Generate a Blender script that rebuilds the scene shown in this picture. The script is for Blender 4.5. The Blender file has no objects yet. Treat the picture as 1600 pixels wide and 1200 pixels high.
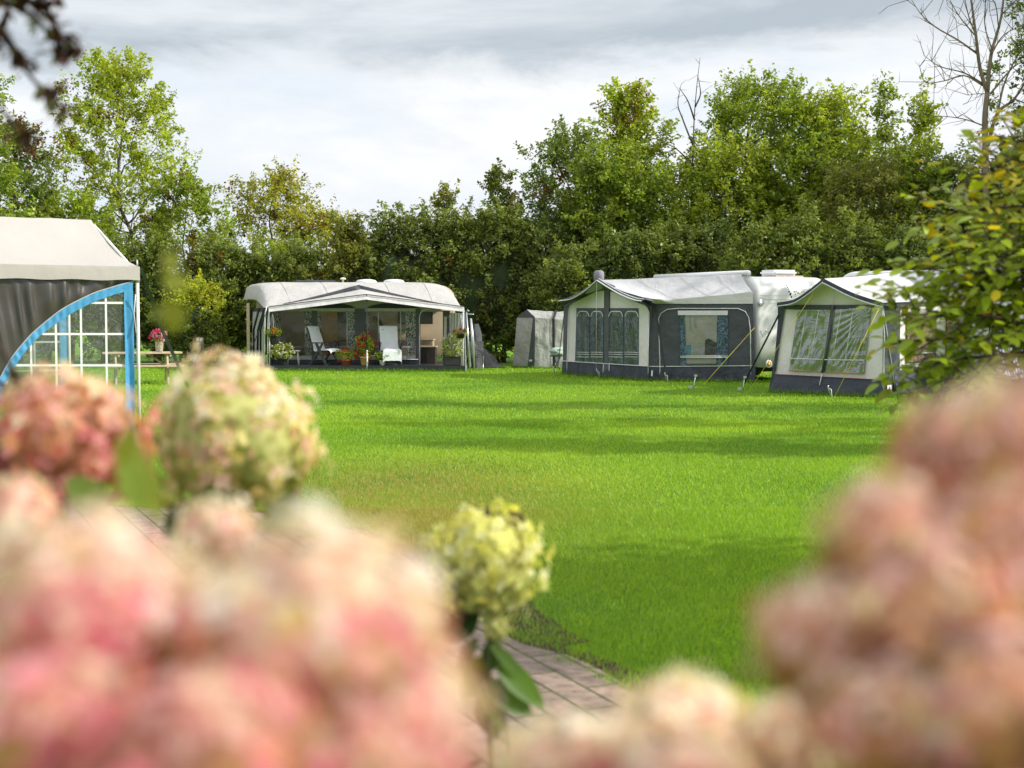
import bpy, bmesh, math, random
import numpy as np
from mathutils import Vector, Matrix, noise
random.seed(7)
RNG = np.random.default_rng(11)
SC = bpy.context.scene
COL = SC.collection
F = 2222.0      # focal length in photograph pixels (50 mm lens)
H = 1.65        # eye height
HZ = 492.0      # horizon row

def V(*a): return Vector(a)
def P(px, py, Y):
    return V((px-800.0)/F*Y, Y, H-(py-HZ)/F*Y)
def G(px, py):
    return P(px, py, H*F/(py-HZ))
class Plane:
    """vertical plane through two ground points"""
    def __init__(s, a, b):
        s.a = V(a[0], a[1], 0); s.b = V(b[0], b[1], 0)
        d = (s.b-s.a).normalized(); s.d = d
        n = V(d.y, -d.x, 0)
        if n.dot(V(0,0,0)-s.a) < 0: n = -n
        s.n = n
    def at(s, px, py, off=0.0):
        r = V((px-800)/F, 1.0, -(py-HZ)/F)
        o = V(0,0,H)
        p0 = s.a + s.n*off
        t = (p0-o).dot(s.n)/r.dot(s.n)
        return o+r*t
    def st(s, u, z, off=0.0):
        p = s.a+(s.b-s.a)*u+s.n*off
        return V(p.x, p.y, z)

# ---------------------------------------------------------------- mesh builder
class MB:
    def __init__(s): s.v=[]; s.f=[]; s.sm=[]
    def add(s, vs, fs, smooth=False):
        o=len(s.v); s.v.extend([Vector(p) for p in vs])
        for f in fs: s.f.append([i+o for i in f]); s.sm.append(smooth)
        return s
    def poly(s, pts): return s.add(pts, [list(range(len(pts)))])
    def slab(s, pts, th, n=None):
        pts=[Vector(p) for p in pts]
        if n is None:
            n=(pts[1]-pts[0]).cross(pts[2]-pts[0]).normalized()
        k=len(pts); back=[p-n*th for p in pts]
        fs=[list(range(k)), list(range(2*k-1,k-1,-1))]
        for i in range(k):
            j=(i+1)%k; fs.append([i,k+i,k+j,j])
        return s.add(pts+back, fs)
    def box(s, c, sx, sy, sz, ax=None, ay=None, az=None, bev=0.0):
        c=Vector(c); ax=Vector(ax or (1,0,0)); ay=Vector(ay or (0,1,0)); az=Vector(az or (0,0,1))
        if bev<=0:
            vs=[c+ax*(i*sx/2)+ay*(j*sy/2)+az*(k*sz/2) for i in(-1,1) for j in(-1,1) for k in(-1,1)]
            return s.add(vs,[[0,1,3,2],[4,6,7,5],[0,4,5,1],[2,3,7,6],[0,2,6,4],[1,5,7,3]])
        bm=bmesh.new(); bmesh.ops.create_cube(bm,size=1)
        for v in bm.verts: v.co=Vector((v.co.x*sx,v.co.y*sy,v.co.z*sz))
        bmesh.ops.bevel(bm,geom=bm.edges[:],offset=bev,segments=2,affect='EDGES')
        bm.verts.index_update()
        vs=[c+ax*v.co.x+ay*v.co.y+az*v.co.z for v in bm.verts]
        fs=[[v.index for v in f.verts] for f in bm.faces]; bm.free()
        return s.add(vs,fs)
    def tube(s, pts, r, n=6, cap=True, smooth=True):
        pts=[Vector(p) for p in pts]
        rs=r if isinstance(r,(list,tuple)) else [r]*len(pts)
        vs=[]; fs=[]; prev=None
        for i,p in enumerate(pts):
            if i==0: t=pts[1]-p
            elif i==len(pts)-1: t=p-pts[i-1]
            else: t=pts[i+1]-pts[i-1]
            t.normalize()
            if prev is None:
                a=t.orthogonal().normalized()
            else:
                a=(prev-t*prev.dot(t))
                a=a.normalized() if a.length>1e-6 else t.orthogonal().normalized()
            prev=a; b=t.cross(a)
            for k in range(n):
                w=2*math.pi*k/n
                vs.append(p+(a*math.cos(w)+b*math.sin(w))*rs[i])
        for i in range(len(pts)-1):
            for k in range(n):
                l=(k+1)%n
                fs.append([i*n+k,i*n+l,(i+1)*n+l,(i+1)*n+k])
        if cap:
            fs.append(list(range(n))[::-1]); fs.append([(len(pts)-1)*n+k for k in range(n)])
        return s.add(vs,fs,smooth)
    def strip(s, pts, w, up, th=0.004):
        """flat strap: quads along pts, width w along 'up'"""
        pts=[Vector(p) for p in pts]; up=Vector(up).normalized()
        L=[p+up*w/2 for p in pts]; R=[p-up*w/2 for p in pts]
        n=len(pts); return s.add(L+R,[[i,i+1,n+i+1,n+i] for i in range(n-1)])
    def lathe(s, prof, c, n=20, az=None, smooth=True):
        c=Vector(c); az=Vector(az or (0,0,1)).normalized(); ax=az.orthogonal().normalized(); ay=az.cross(ax)
        vs=[];fs=[]
        for (r,z) in prof:
            for k in range(n):
                w=2*math.pi*k/n; vs.append(c+ax*(r*math.cos(w))+ay*(r*math.sin(w))+az*z)
        for i in range(len(prof)-1):
            for k in range(n):
                l=(k+1)%n; fs.append([i*n+k,i*n+l,(i+1)*n+l,(i+1)*n+k])
        fs.append(list(range(n))[::-1]); fs.append([(len(prof)-1)*n+k for k in range(n)])
        return s.add(vs,fs,smooth)
    def loft(s, A, B, nu=12, nv=6, disp=None, smooth=True):
        A=resample(A,nu); B=resample(B,nu); vs=[];fs=[]
        for j in range(nv+1):
            t=j/nv
            for i in range(nu+1):
                p=A[i].lerp(B[i],t)
                if disp: p=p+disp(i/nu,t)
                vs.append(p)
        w=nu+1
        for j in range(nv):
            for i in range(nu): fs.append([j*w+i,j*w+i+1,(j+1)*w+i+1,(j+1)*w+i])
        return s.add(vs,fs,smooth)
    def grid(s, fn, nu, nv, smooth=True):
        vs=[fn(i/nu,j/nv) for j in range(nv+1) for i in range(nu+1)]; w=nu+1
        return s.add(vs,[[j*w+i,j*w+i+1,(j+1)*w+i+1,(j+1)*w+i] for j in range(nv) for i in range(nu)],smooth)
    def blob(s, c, rx, ry, rz, amp=0.2, sub=3, seed=0, sc=1.0):
        bm=bmesh.new(); bmesh.ops.create_icosphere(bm,subdivisions=sub,radius=1)
        bm.verts.index_update(); c=Vector(c); vs=[]
        for v in bm.verts:
            k=1+amp*noise.noise(v.co*1.7*sc+Vector((seed*3.1,seed*1.7,0)))*1.6
            vs.append(c+Vector((v.co.x*rx*k,v.co.y*ry*k,v.co.z*rz*k)))
        fs=[[v.index for v in f.verts] for f in bm.faces]; bm.free()
        return s.add(vs,fs,True)

def resample(pts,n):
    pts=[Vector(p) for p in pts]
    L=[0]
    for a,b in zip(pts,pts[1:]): L.append(L[-1]+(b-a).length)
    T=L[-1]; out=[];k=0
    for i in range(n+1):
        d=T*i/n
        while k<len(L)-2 and L[k+1]<d: k+=1
        seg=L[k+1]-L[k]
        out.append(pts[k].lerp(pts[k+1], (d-L[k])/seg if seg>1e-9 else 0))
    return out
def smoothline(pts,n=16):
    """Catmull-Rom through the points"""
    pts=[Vector(p) for p in pts]; q=[pts[0]*2-pts[1]]+pts+[pts[-1]*2-pts[-2]]; out=[]
    m=len(pts)-1
    for i in range(m):
        for k in range(n):
            t=k/n; a,b,c,d=q[i],q[i+1],q[i+2],q[i+3]
            out.append(0.5*((2*b)+(c-a)*t+(2*a-5*b+4*c-d)*t*t+(3*b-a-3*c+d)*t**3))
    out.append(pts[-1]); return out

ORG={}
def thing(name,label,cat,loc=(0,0,0),group=None):
    o=bpy.data.objects.new(name,None); COL.objects.link(o); o.location=loc
    o.empty_display_size=.2
    o['label']=label; o['category']=cat
    if group: o['group']=group
    ORG[o.name]=Vector(loc); return o
def link_mesh(name,me,mat,parent=None,loc=None):
    o=bpy.data.objects.new(name,me); COL.objects.link(o)
    if mat is not None: me.materials.append(mat)
    if parent is not None:
        o.parent=parent; ORG[o.name]=ORG[parent.name]
    else:
        o.location=loc if loc is not None else (0,0,0); ORG[o.name]=Vector(o.location)
    return o
def part(name,mb,mat,parent=None,label=None,loc=None,sub=0):
    """world-space builder -> one mesh object (verts stored relative to the thing's base)"""
    org=ORG[parent.name] if parent is not None else Vector(loc or (0,0,0))
    me=bpy.data.meshes.new(name)
    me.from_pydata([tuple(v-org) for v in mb.v],[],mb.f)
    me.polygons.foreach_set('use_smooth',mb.sm)
    me.update()
    o=link_mesh(name,me,mat,parent,loc)
    if label: o['label']=label
    return o
def single(name,mb,mat,label,cat,loc,group=None):
    o=part(name,mb,mat,None,label,loc); o['category']=cat
    if group: o['group']=group
    return o
def struct(name,mb,mat,kind='structure'):
    o=part(name,mb,mat); o['kind']=kind; return o
def dup(root,loc,label=None,name=None):
    r=root.copy(); COL.objects.link(r); r.location=loc; ORG[r.name]=Vector(loc)
    if label: r['label']=label
    for ch in list(root.children):
        c=ch.copy(); COL.objects.link(c); c.parent=r
        for g in list(ch.children):
            d=g.copy(); COL.objects.link(d); d.parent=c
    return r
def mesh_np(name,Vt,Q,cols=None,mat=None,parent=None,loc=None,smooth=False):
    """Vt (n,3) world coords, Q (m,k) faces, cols (n,3) per vertex colour"""
    org=np.array(ORG[parent.name] if parent is not None else (loc or (0,0,0)))
    me=bpy.data.meshes.new(name); n=len(Vt); m,k=Q.shape
    me.vertices.add(n); me.vertices.foreach_set('co',(Vt-org).astype(np.float32).ravel())
    me.loops.add(m*k); me.loops.foreach_set('vertex_index',Q.astype(np.int32).ravel())
    me.polygons.add(m); me.polygons.foreach_set('loop_start',np.arange(0,m*k,k,dtype=np.int32))
    if smooth: me.polygons.foreach_set('use_smooth',np.ones(m,dtype=bool))
    if cols is not None:
        a=me.color_attributes.new('Col','FLOAT_COLOR','POINT')
        c=np.ones((n,4),np.float32); c[:,:3]=cols; a.data.foreach_set('color',c.ravel())
    me.update(calc_edges=True)
    return link_mesh(name,me,mat,parent,loc)

# ---------------------------------------------------------------- materials
class NT:
    def __init__(s,name):
        s.m=bpy.data.materials.new(name); s.m.use_nodes=True
        s.t=s.m.node_tree; s.t.nodes.clear(); s.out=s.n('ShaderNodeOutputMaterial')
    def n(s,typ,**kw):
        o=s.t.nodes.new(typ)
        for k,v in kw.items(): setattr(o,k,v)
        return o
    def l(s,a,b): s.t.links.new(a,b)
    def coord(s,scale=(1,1,1),rot=(0,0,0)):
        c=s.n('ShaderNodeTexCoord'); m=s.n('ShaderNodeMapping')
        m.inputs['Scale'].default_value=scale; m.inputs['Rotation'].default_value=rot
        s.l(c.outputs['Object'],m.inputs['Vector']); return m.outputs['Vector']
    def noise(s,scale,detail=4,rough=.55,vec=None,dist=0):
        o=s.n('ShaderNodeTexNoise'); o.inputs['Scale'].default_value=scale; o.inputs['Detail'].default_value=detail
        o.inputs['Roughness'].default_value=rough; o.inputs['Distortion'].default_value=dist
        if vec is not None: s.l(vec,o.inputs['Vector'])
        return o.outputs['Fac']
    def ramp(s,fac,stops):
        r=s.n('ShaderNodeValToRGB'); e=r.color_ramp.elements
        while len(e)<len(stops): e.new(.5)
        for el,(p,c) in zip(e,stops): el.position=p; el.color=(*c,1)
        s.l(fac,r.inputs['Fac']); return r.outputs['Color']
    def mixc(s,a,b,f,mode='MIX'):
        m=s.n('ShaderNodeMix',data_type='RGBA',blend_type=mode)
        def put(i,x):
            if isinstance(x,(tuple,list)): m.inputs[i].default_value=(*x,1)
            elif isinstance(x,(int,float)): m.inputs[i].default_value=x
            else: s.l(x,m.inputs[i])
        put(0,f); put(6,a); put(7,b); return m.outputs[2]
    def bsdf(s,col,rough=.6,metal=0,spec=.5,normal=None,trans=0):
        b=s.n('ShaderNodeBsdfPrincipled')
        if isinstance(col,(tuple,list)): b.inputs['Base Color'].default_value=(*col,1)
        else: s.l(col,b.inputs['Base Color'])
        b.inputs['Roughness'].default_value=rough; b.inputs['Metallic'].default_value=metal
        b.inputs['Specular IOR Level'].default_value=spec
        if normal is not None: s.l(normal,b.inputs['Normal'])
        return b.outputs[0]
    def bump(s,h,strength=.3,dist=.02):
        b=s.n('ShaderNodeBump'); b.inputs['Strength'].default_value=strength; b.inputs['Distance'].default_value=dist
        s.l(h,b.inputs['Height']); return b.outputs[0]
    def mixs(s,a,b,f):
        m=s.n('ShaderNodeMixShader')
        if isinstance(f,(int,float)): m.inputs[0].default_value=f
        else: s.l(f,m.inputs[0])
        s.l(a,m.inputs[1]); s.l(b,m.inputs[2]); return m.outputs[0]
    def done(s,sh): s.l(sh,s.out.inputs['Surface']); return s.m

def pbr(name,c,rough=.6,var=.15,scale=6,bump=.0,bscale=30,metal=0,spec=.5,stretch=(1,1,1),trans=0,dirt=0):
    t=NT(name); v=t.coord(stretch)
    f=t.noise(scale,5,.6,v)
    lo=tuple(x*(1-var) for x in c); hi=tuple(min(1,x*(1+var)) for x in c)
    col=t.ramp(f,[(.3,lo),(.7,hi)])
    if dirt:
        g=t.noise(scale*.35,4,.7,v); gg=t.ramp(g,[(.5,(0,0,0)),(.75,(1,1,1))])
        col=t.mixc(col,tuple(x*.55 for x in c),t.mixc((0,0,0),gg,dirt))
    nm=t.bump(t.noise(bscale,4,.6,v),bump) if bump else None
    sh=t.bsdf(col,rough,metal,spec,nm)
    if trans:
        tr=t.n('ShaderNodeBsdfTranslucent'); t.l(col,tr.inputs['Color']); sh=t.mixs(sh,tr.outputs[0],trans)
    return t.done(sh)
def fabric(name,c,rough=.75,trans=.1,wr=.35,var=.07,spec=.3,stretch=(1,1,1)):
    t=NT(name); v=t.coord(stretch)
    a=t.noise(1.6,4,.5,v,dist=.15); b=t.noise(260,2,.5,v)
    d=t.noise(.9,4,.65,v)
    col=t.ramp(d,[(.3,tuple(x*(1-var*1.6) for x in c)),(.65,c)])
    m=t.n('ShaderNodeMath',operation='MULTIPLY_ADD'); t.l(b,m.inputs[0]); m.inputs[1].default_value=.02; t.l(a,m.inputs[2])
    c2=t.coord((5.5*stretch[0],5.5*stretch[1],1.1*stretch[2])); cr=t.noise(1.0,3,.5,c2,dist=.8)
    m2=t.n('ShaderNodeMath',operation='MULTIPLY_ADD'); t.l(cr,m2.inputs[0]); m2.inputs[1].default_value=.18; t.l(m.outputs[0],m2.inputs[2])
    nm=t.bump(m2.outputs[0],min(1,wr*1.5),.16)
    sh=t.bsdf(col,rough,0,spec,nm)
    if trans:
        tr=t.n('ShaderNodeBsdfTranslucent'); t.l(col,tr.inputs['Color']); sh=t.mixs(sh,tr.outputs[0],trans)
    return t.done(sh)
def vinyl(name,tint=(.9,.92,.9),haze=.12,wr=.5,ws=2.0,stretch=(1,1,1),refl=.18,dif=.25):
    t=NT(name); v=t.coord(stretch)
    nm=t.bump(t.noise(ws,4,.55,v,dist=1.0),wr,.15)
    gl=t.n('ShaderNodeBsdfGlossy'); gl.inputs['Roughness'].default_value=.09; gl.inputs['Color'].default_value=(.92,.94,.95,1); t.l(nm,gl.inputs['Normal'])
    df=t.n('ShaderNodeBsdfDiffuse'); df.inputs['Color'].default_value=(.6,.61,.6,1); t.l(nm,df.inputs['Normal'])
    g=t.mixs(gl.outputs[0],df.outputs[0],dif)
    tr=t.n('ShaderNodeBsdfTransparent'); tr.inputs['Color'].default_value=(*tint,1)
    fr=t.n('ShaderNodeLayerWeight'); fr.inputs['Blend'].default_value=.25
    t.l(nm,fr.inputs['Normal'])
    m=t.n('ShaderNodeMath',operation='MULTIPLY_ADD'); t.l(fr.outputs['Facing'],m.inputs[0]); m.inputs[1].default_value=refl; m.inputs[2].default_value=haze
    m.use_clamp=True
    return t.done(t.mixs(tr.outputs[0],g,m.outputs[0]))
def leafmat(name,trans=.45,rough=.45,gain=1.0,spec=.35):
    t=NT(name); a=t.n('ShaderNodeAttribute',attribute_name='Col')
    col=a.outputs['Color']
    d=t.bsdf(col,rough,0,spec)
    tr=t.n('ShaderNodeBsdfTranslucent')
    warm=t.mixc(col,(1.25*gain,1.15*gain,.45*gain),1.0,'MULTIPLY')
    t.l(warm,tr.inputs['Color'])
    return t.done(t.mixs(d,tr.outputs[0],trans))

M={}
M['cream_shell']=pbr('cream_caravan_paint',(.72,.70,.66),.35,.05,3,dirt=.25)
M['white_shell']=pbr('white_caravan_paint',(.80,.80,.79),.25,.03,2,dirt=.12)
M['beige_wall']=pbr('beige_wall',(.42,.34,.24),.6,.06,3)
M['roof_grey']=fabric('grey_roof_canvas',(.56,.54,.52),.6,.12,.4)
M['roof_white']=fabric('white_roof_canvas',(.62,.615,.625),.55,.10,.3)
M['canvas_pale']=fabric('pale_canvas',(.90,.83,.83),.7,.12,.35)
M['canvas_light']=fabric('light_canvas',(.84,.79,.80),.65,.10,.3)
M['canvas_grey']=fabric('grey_canvas',(.40,.40,.38),.65,.06,.9,spec=.5)
M['shade_grey']=fabric('olive_grey_canvas',(.33,.34,.30),.8,.08,.3)
M['char']=fabric('charcoal_canvas',(.075,.08,.092),.6,.0,.5,spec=.4)
M['char_mid']=fabric('slate_canvas',(.10,.105,.118),.6,.0,.5,spec=.4)
M['navy']=fabric('navy_skirt_canvas',(.036,.043,.062),.55,.0,.6,spec=.45)
M['black']=pbr('black_webbing',(.012,.012,.014),.6,.2,20)
M['darkin']=pbr('dark_interior',(.03,.03,.032),.8,.2,4)
M['piping']=pbr('white_piping',(.70,.71,.72),.5,.04,10)
M['redpipe']=pbr('red_piping',(.30,.05,.06),.5,.1,10)
M['pole']=pbr('steel_pole',(.55,.56,.57),.35,.08,12,metal=.6)
M['whitepole']=pbr('white_pole_paint',(.74,.74,.71),.45,.06,8,dirt=.3)
M['silver']=pbr('silver_metal',(.6,.62,.63),.28,.1,20,metal=.8)
M['vinyl']=vinyl('clear_vinyl',haze=.06)
M['vinyl_pale']=vinyl('milky_vinyl',(.86,.88,.87),haze=.20,wr=.3,ws=1.5,refl=.3,dif=.4)
M['vinyl_dark']=vinyl('smoky_vinyl',(.84,.85,.84),haze=.04,wr=.35,refl=.12)
M['vinyl_wr']=vinyl('creased_vinyl',(.85,.87,.85),haze=.20,wr=.5,ws=1.2,refl=.5,dif=.2)
M['net']=vinyl('net_gauze',(.45,.46,.45),haze=.10,wr=.1)
M['blue']=fabric('sky_blue_trim',(.085,.37,.68),.5,.15,.25,var=.1,spec=.45)
M['brown']=fabric('brown_grey_canvas',(.060,.052,.047),.30,.0,.04,var=.12,spec=.8)
M['gazebo_roof']=fabric('beige_gazebo_canvas',(.52,.485,.455),.7,.14,.12,var=.05)
M['rope']=pbr('yellow_guy_rope',(.75,.58,.06),.6,.1,30)
M['wood']=pbr('weathered_wood',(.56,.44,.30),.7,.25,4,bump=.3,bscale=40,stretch=(1,8,8))
M['wood_post']=pbr('timber_post',(.42,.32,.20),.75,.2,5,bump=.3,bscale=30,stretch=(8,8,1))
M['woodyellow']=pbr('varnished_pine',(.52,.32,.10),.5,.15,4)
M['darkwood']=pbr('dark_brown_board',(.05,.035,.028),.55,.2,6)
M['bark']=pbr('tree_bark',(.13,.105,.075),.9,.35,8,bump=.6,bscale=18,stretch=(1,1,.3))
M['bark_pale']=pbr('pale_bark',(.20,.15,.105),.85,.3,7,bump=.5,bscale=16,stretch=(1,1,.3))
M['twig']=pbr('dark_twig',(.05,.035,.028),.85,.3,8)
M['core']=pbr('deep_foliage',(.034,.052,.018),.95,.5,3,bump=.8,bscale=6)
M['towel']=pbr('white_terry_towel',(.78,.80,.83),.9,.05,30,bump=.5,bscale=120)
M['dkplastic']=pbr('anthracite_plastic',(.035,.038,.042),.45,.1,10)
M['terracotta']=pbr('terracotta',(.42,.17,.07),.75,.15,8,bump=.2)
M['orangepot']=pbr('ochre_clay',(.55,.30,.12),.7,.15,8)
M['redbowl']=pbr('red_clay_bowl',(.30,.07,.035),.6,.15,8)
M['whitepot']=pbr('white_glazed_pot',(.7,.7,.7),.3,.2,20)
M['darkpot']=pbr('dark_planter',(.03,.03,.034),.5,.1,8)
M['solar']=pbr('dark_solar_glass',(.10,.11,.13),.2,.1,10)
M['translucent_dome']=pbr('milky_roof_dome',(.72,.74,.75),.25,.04,5)
M['window_glass']=pbr('dark_window_glass',(.09,.10,.09),.12,.3,2)
M['tarp']=fabric('grey_tarpaulin',(.11,.11,.112),.5,0,.9)
M['blueplug']=pbr('blue_plug',(.02,.12,.5),.4,.05,10)
M['purplegrey']=fabric('mauve_grey_cloth',(.26,.24,.29),.7,0,.4)
M['green_pale']=fabric('pale_green_cloth',(.42,.52,.44),.7,.05,.5)
M['cushion']=fabric('blue_cushion',(.07,.22,.32),.8,0,.4)
M['cushion_dark']=fabric('dark_cushion',(.05,.045,.05),.8,0,.4)
M['stem']=pbr('green_stem',(.10,.12,.04),.6,.2,10)
M['leaf']=leafmat('foliage_leaf')
M['leaf_near']=leafmat('broad_leaf',.5,.35,spec=.45)
M['petal']=leafmat('hydrangea_petal',.45,.55,gain=.9,spec=.25)
M['grass']=leafmat('grass_blade',.4,.5,gain=1.0,spec=.3)
M['darkpole']=pbr('dark_grey_pole',(.05,.05,.055),.4,.1,10)

def curtain_mat(name,base,motif,scale,thr=.52):
    t=NT(name); v=t.coord()
    n=t.noise(scale,2,.5,v,dist=2.5); w=t.n('ShaderNodeTexVoronoi',feature='DISTANCE_TO_EDGE'); w.inputs['Scale'].default_value=scale*.8
    t.l(v,w.inputs['Vector'])
    a=t.ramp(n,[(thr-.02,(0,0,0)),(thr+.03,(1,1,1))])
    b=t.ramp(w.outputs['Distance'],[(.04,(1,1,1)),(.07,(0,0,0))])
    col=t.mixc(base,motif,a); col=t.mixc(col,motif,t.mixc((0,0,0),b,.5))
    d=t.bsdf(col,.85,0,.2); tr=t.n('ShaderNodeBsdfTranslucent'); t.l(col,tr.inputs['Color'])
    return t.done(t.mixs(d,tr.outputs[0],.3))
M['curt_leaf']=curtain_mat('leaf_print_curtain',(.62,.62,.58),(.035,.045,.05),9)
M['curt_blue']=curtain_mat('blue_swirl_curtain',(.03,.075,.15),(.25,.42,.52),11,.62)
M['curt_orange']=curtain_mat('orange_print_curtain',(.16,.13,.16),(.60,.30,.08),10,.55)
def stripe_mat(name,a,b,scale,rot=(0,0,0)):
    t=NT(name); v=t.coord((1,1,1),rot); w=t.n('ShaderNodeTexWave'); w.inputs['Scale'].default_value=scale; w.inputs['Distortion'].default_value=.4
    t.l(v,w.inputs['Vector']); col=t.ramp(w.outputs['Fac'],[(.45,a),(.55,b)])
    return t.done(t.bsdf(col,.8,0,.2))
M['stripe_blue']=stripe_mat('blue_striped_cloth',(.7,.72,.76),(.05,.12,.4),6)
M['stripe_grey']=stripe_mat('grey_striped_net',(.55,.55,.52),(.22,.22,.21),9)
def backing(name,stops,scale,stretch=(1,1,1),rough=.9):
    t=NT(name); v=t.coord(stretch); return t.done(t.bsdf(t.ramp(t.noise(scale,5,.65,v),stops),rough,0,.1))
M['vinyl_back']=backing('painted_interior_shade',[(.35,(.015,.017,.018)),(.58,(.05,.055,.045)),(.75,(.11,.13,.06))],1.6)  # opaque backing, interior shade and green showing through painted in
M['vinyl_back2']=backing('painted_view_through',[(.3,(.05,.055,.04)),(.46,(.16,.17,.13)),(.58,(.30,.31,.26)),(.72,(.50,.50,.47))],2.6,(1,1,.5))  # opaque backing, see-through greenery and pale light painted in
M['room']=backing('beige_room',[(.3,(.33,.30,.25)),(.7,(.44,.41,.35))],1.2)
# ================================================================ camera, sky, sun
cam=bpy.data.cameras.new('camera'); camo=bpy.data.objects.new('camera',cam); COL.objects.link(camo); SC.camera=camo
cam.lens=50; cam.sensor_width=36; cam.clip_start=.02; cam.clip_end=3000
PITCH=math.atan((600-HZ)/F)
camo.location=(0,0,H); camo.rotation_euler=(math.pi/2-PITCH,0,0)
cam.dof.use_dof=True; cam.dof.focus_distance=28; cam.dof.aperture_fstop=3.0
SUN_EL=math.radians(33); SUN_AZ=math.radians(-9)      # from the right, a little behind the viewpoint
sdir=V(math.cos(SUN_EL)*math.cos(SUN_AZ), math.cos(SUN_EL)*math.sin(SUN_AZ), math.sin(SUN_EL))
sl=bpy.data.lights.new('sun','SUN'); so=bpy.data.objects.new('sun',sl); COL.objects.link(so)
sl.energy=5.0; sl.angle=math.radians(.6); sl.color=(1,.95,.85)
so.rotation_euler=sdir.to_track_quat('Z','Y').to_euler(); so.location=(30,10,30)
W=bpy.data.worlds.new('World'); SC.world=W; W.use_nodes=True
wt=W.node_tree; wt.nodes.clear()
def wn(t,**k):
    o=wt.nodes.new(t)
    for a,b in k.items(): setattr(o,a,b)
    return o
sky=wn('ShaderNodeTexSky',sky_type='NISHITA'); sky.sun_disc=False; sky.sun_elevation=SUN_EL
sky.sun_rotation=math.pi/2-SUN_AZ; sky.air_density=1.2; sky.dust_density=1.5
tc=wn('ShaderNodeTexCoord')
def wnoise(scale,sc,detail=6,rough=.6,dist=.4,loc=(0,0,0)):
    mp=wn('ShaderNodeMapping'); mp.inputs['Scale'].default_value=sc; mp.inputs['Location'].default_value=loc
    wt.links.new(tc.outputs['Generated'],mp.inputs['Vector'])
    n=wn('ShaderNodeTexNoise'); n.inputs['Scale'].default_value=scale; n.inputs['Detail'].default_value=detail
    n.inputs['Roughness'].default_value=rough; n.inputs['Distortion'].default_value=dist
    wt.links.new(mp.outputs[0],n.inputs['Vector']); return n.outputs['Fac']
def wramp(f,st):
    r=wn('ShaderNodeValToRGB'); e=r.color_ramp.elements
    while len(e)<len(st): e.new(.5)
    for el,(p,c) in zip(e,st): el.position=p; el.color=(c,c,c,1) if isinstance(c,(int,float)) else (*c,1)
    wt.links.new(f,r.inputs['Fac']); return r.outputs['Color']
def wmix(a,b,f,mode='MIX'):
    m=wn('ShaderNodeMix',data_type='RGBA',blend_type=mode)
    for i,x in((0,f),(6,a),(7,b)):
        if isinstance(x,tuple): m.inputs[i].default_value=(*x,1)
        elif isinstance(x,(int,float)): m.inputs[i].default_value=x
        else: wt.links.new(x,m.inputs[i])
    return m.outputs[2]
def wmath(op,a,b,c=None):
    m=wn('ShaderNodeMath',operation=op)
    for i,x in enumerate((a,b,c)):
        if x is None: continue
        if isinstance(x,(int,float)): m.inputs[i].default_value=x
        else: wt.links.new(x,m.inputs[i])
    return m.outputs[0]
sep=wn('ShaderNodeSeparateXYZ'); wt.links.new(tc.outputs['Generated'],sep.inputs[0])
z=sep.outputs['Z']; x=sep.outputs['X']
streak=wnoise(4,(1,1,5),5,.5,.5,(.3,0,.1)); puff=wnoise(6,(1,1,2.6),8,.62,.3,(2.1,0,.4))
# a lower bright veil over pale blue, then a heavy grey bank above it
veil=wramp(streak,[(.36,.35),(.60,1.0)])
tone=wramp(puff,[(.36,(8.2,8.55,8.95)),(.58,(10.1,10.05,9.9))])
pale=(7.1,7.95,8.95)
veil=wmath('MULTIPLY',veil,wramp(z,[(.03,.30),(.125,1.0)]))
low=wmix(pale,tone,veil)
zz=wmath('ADD',z,wmath('MULTIPLY',wmath('SUBTRACT',puff,.5),.11))
zz=wmath('ADD',zz,wmath('MULTIPLY',x,-.035))
bank=wramp(zz,[(.160,0.0),(.186,1.0)])
banktone=wramp(wnoise(3.2,(1,1,5),6,.6,.4,(5,0,1)),[(.40,(4.7,5.35,6.0)),(.66,(7.6,8.1,8.5))])
lowhi=wmix(low,banktone,bank)
# overhead, out of view: even cloud brightened as fill light, some blue
over=wmix((14.5,14.8,15.2),sky.outputs[0],.25)
openf=wramp(z,[(.26,0.0),(.50,1.0)])
final=wmix(lowhi,over,openf)
haz=wramp(z,[(0.0,.25),(.12,0.0)])
final=wmix(final,(8.2,8.6,9.0),haz)
bg=wn('ShaderNodeBackground'); bg.inputs['Strength'].default_value=.108
wo=wn('ShaderNodeOutputWorld'); wt.links.new(final,bg.inputs['Color']); wt.links.new(bg.outputs[0],wo.inputs[0])
SC.view_settings.view_transform='Standard'; SC.view_settings.look='None'; SC.view_settings.exposure=0; SC.view_settings.gamma=1
SC.render.engine='CYCLES'
cy=SC.cycles; cy.use_denoising=True; cy.max_bounces=7; cy.diffuse_bounces=3; cy.glossy_bounces=3; cy.transmission_bounces=4; cy.transparent_max_bounces=14
cy.sample_clamp_indirect=6; cy.caustics_reflective=False; cy.caustics_refractive=False
try: cy.denoiser='OPENIMAGEDENOISE'; cy.denoising_input_passes='RGB_ALBEDO_NORMAL'
except Exception: pass

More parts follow.
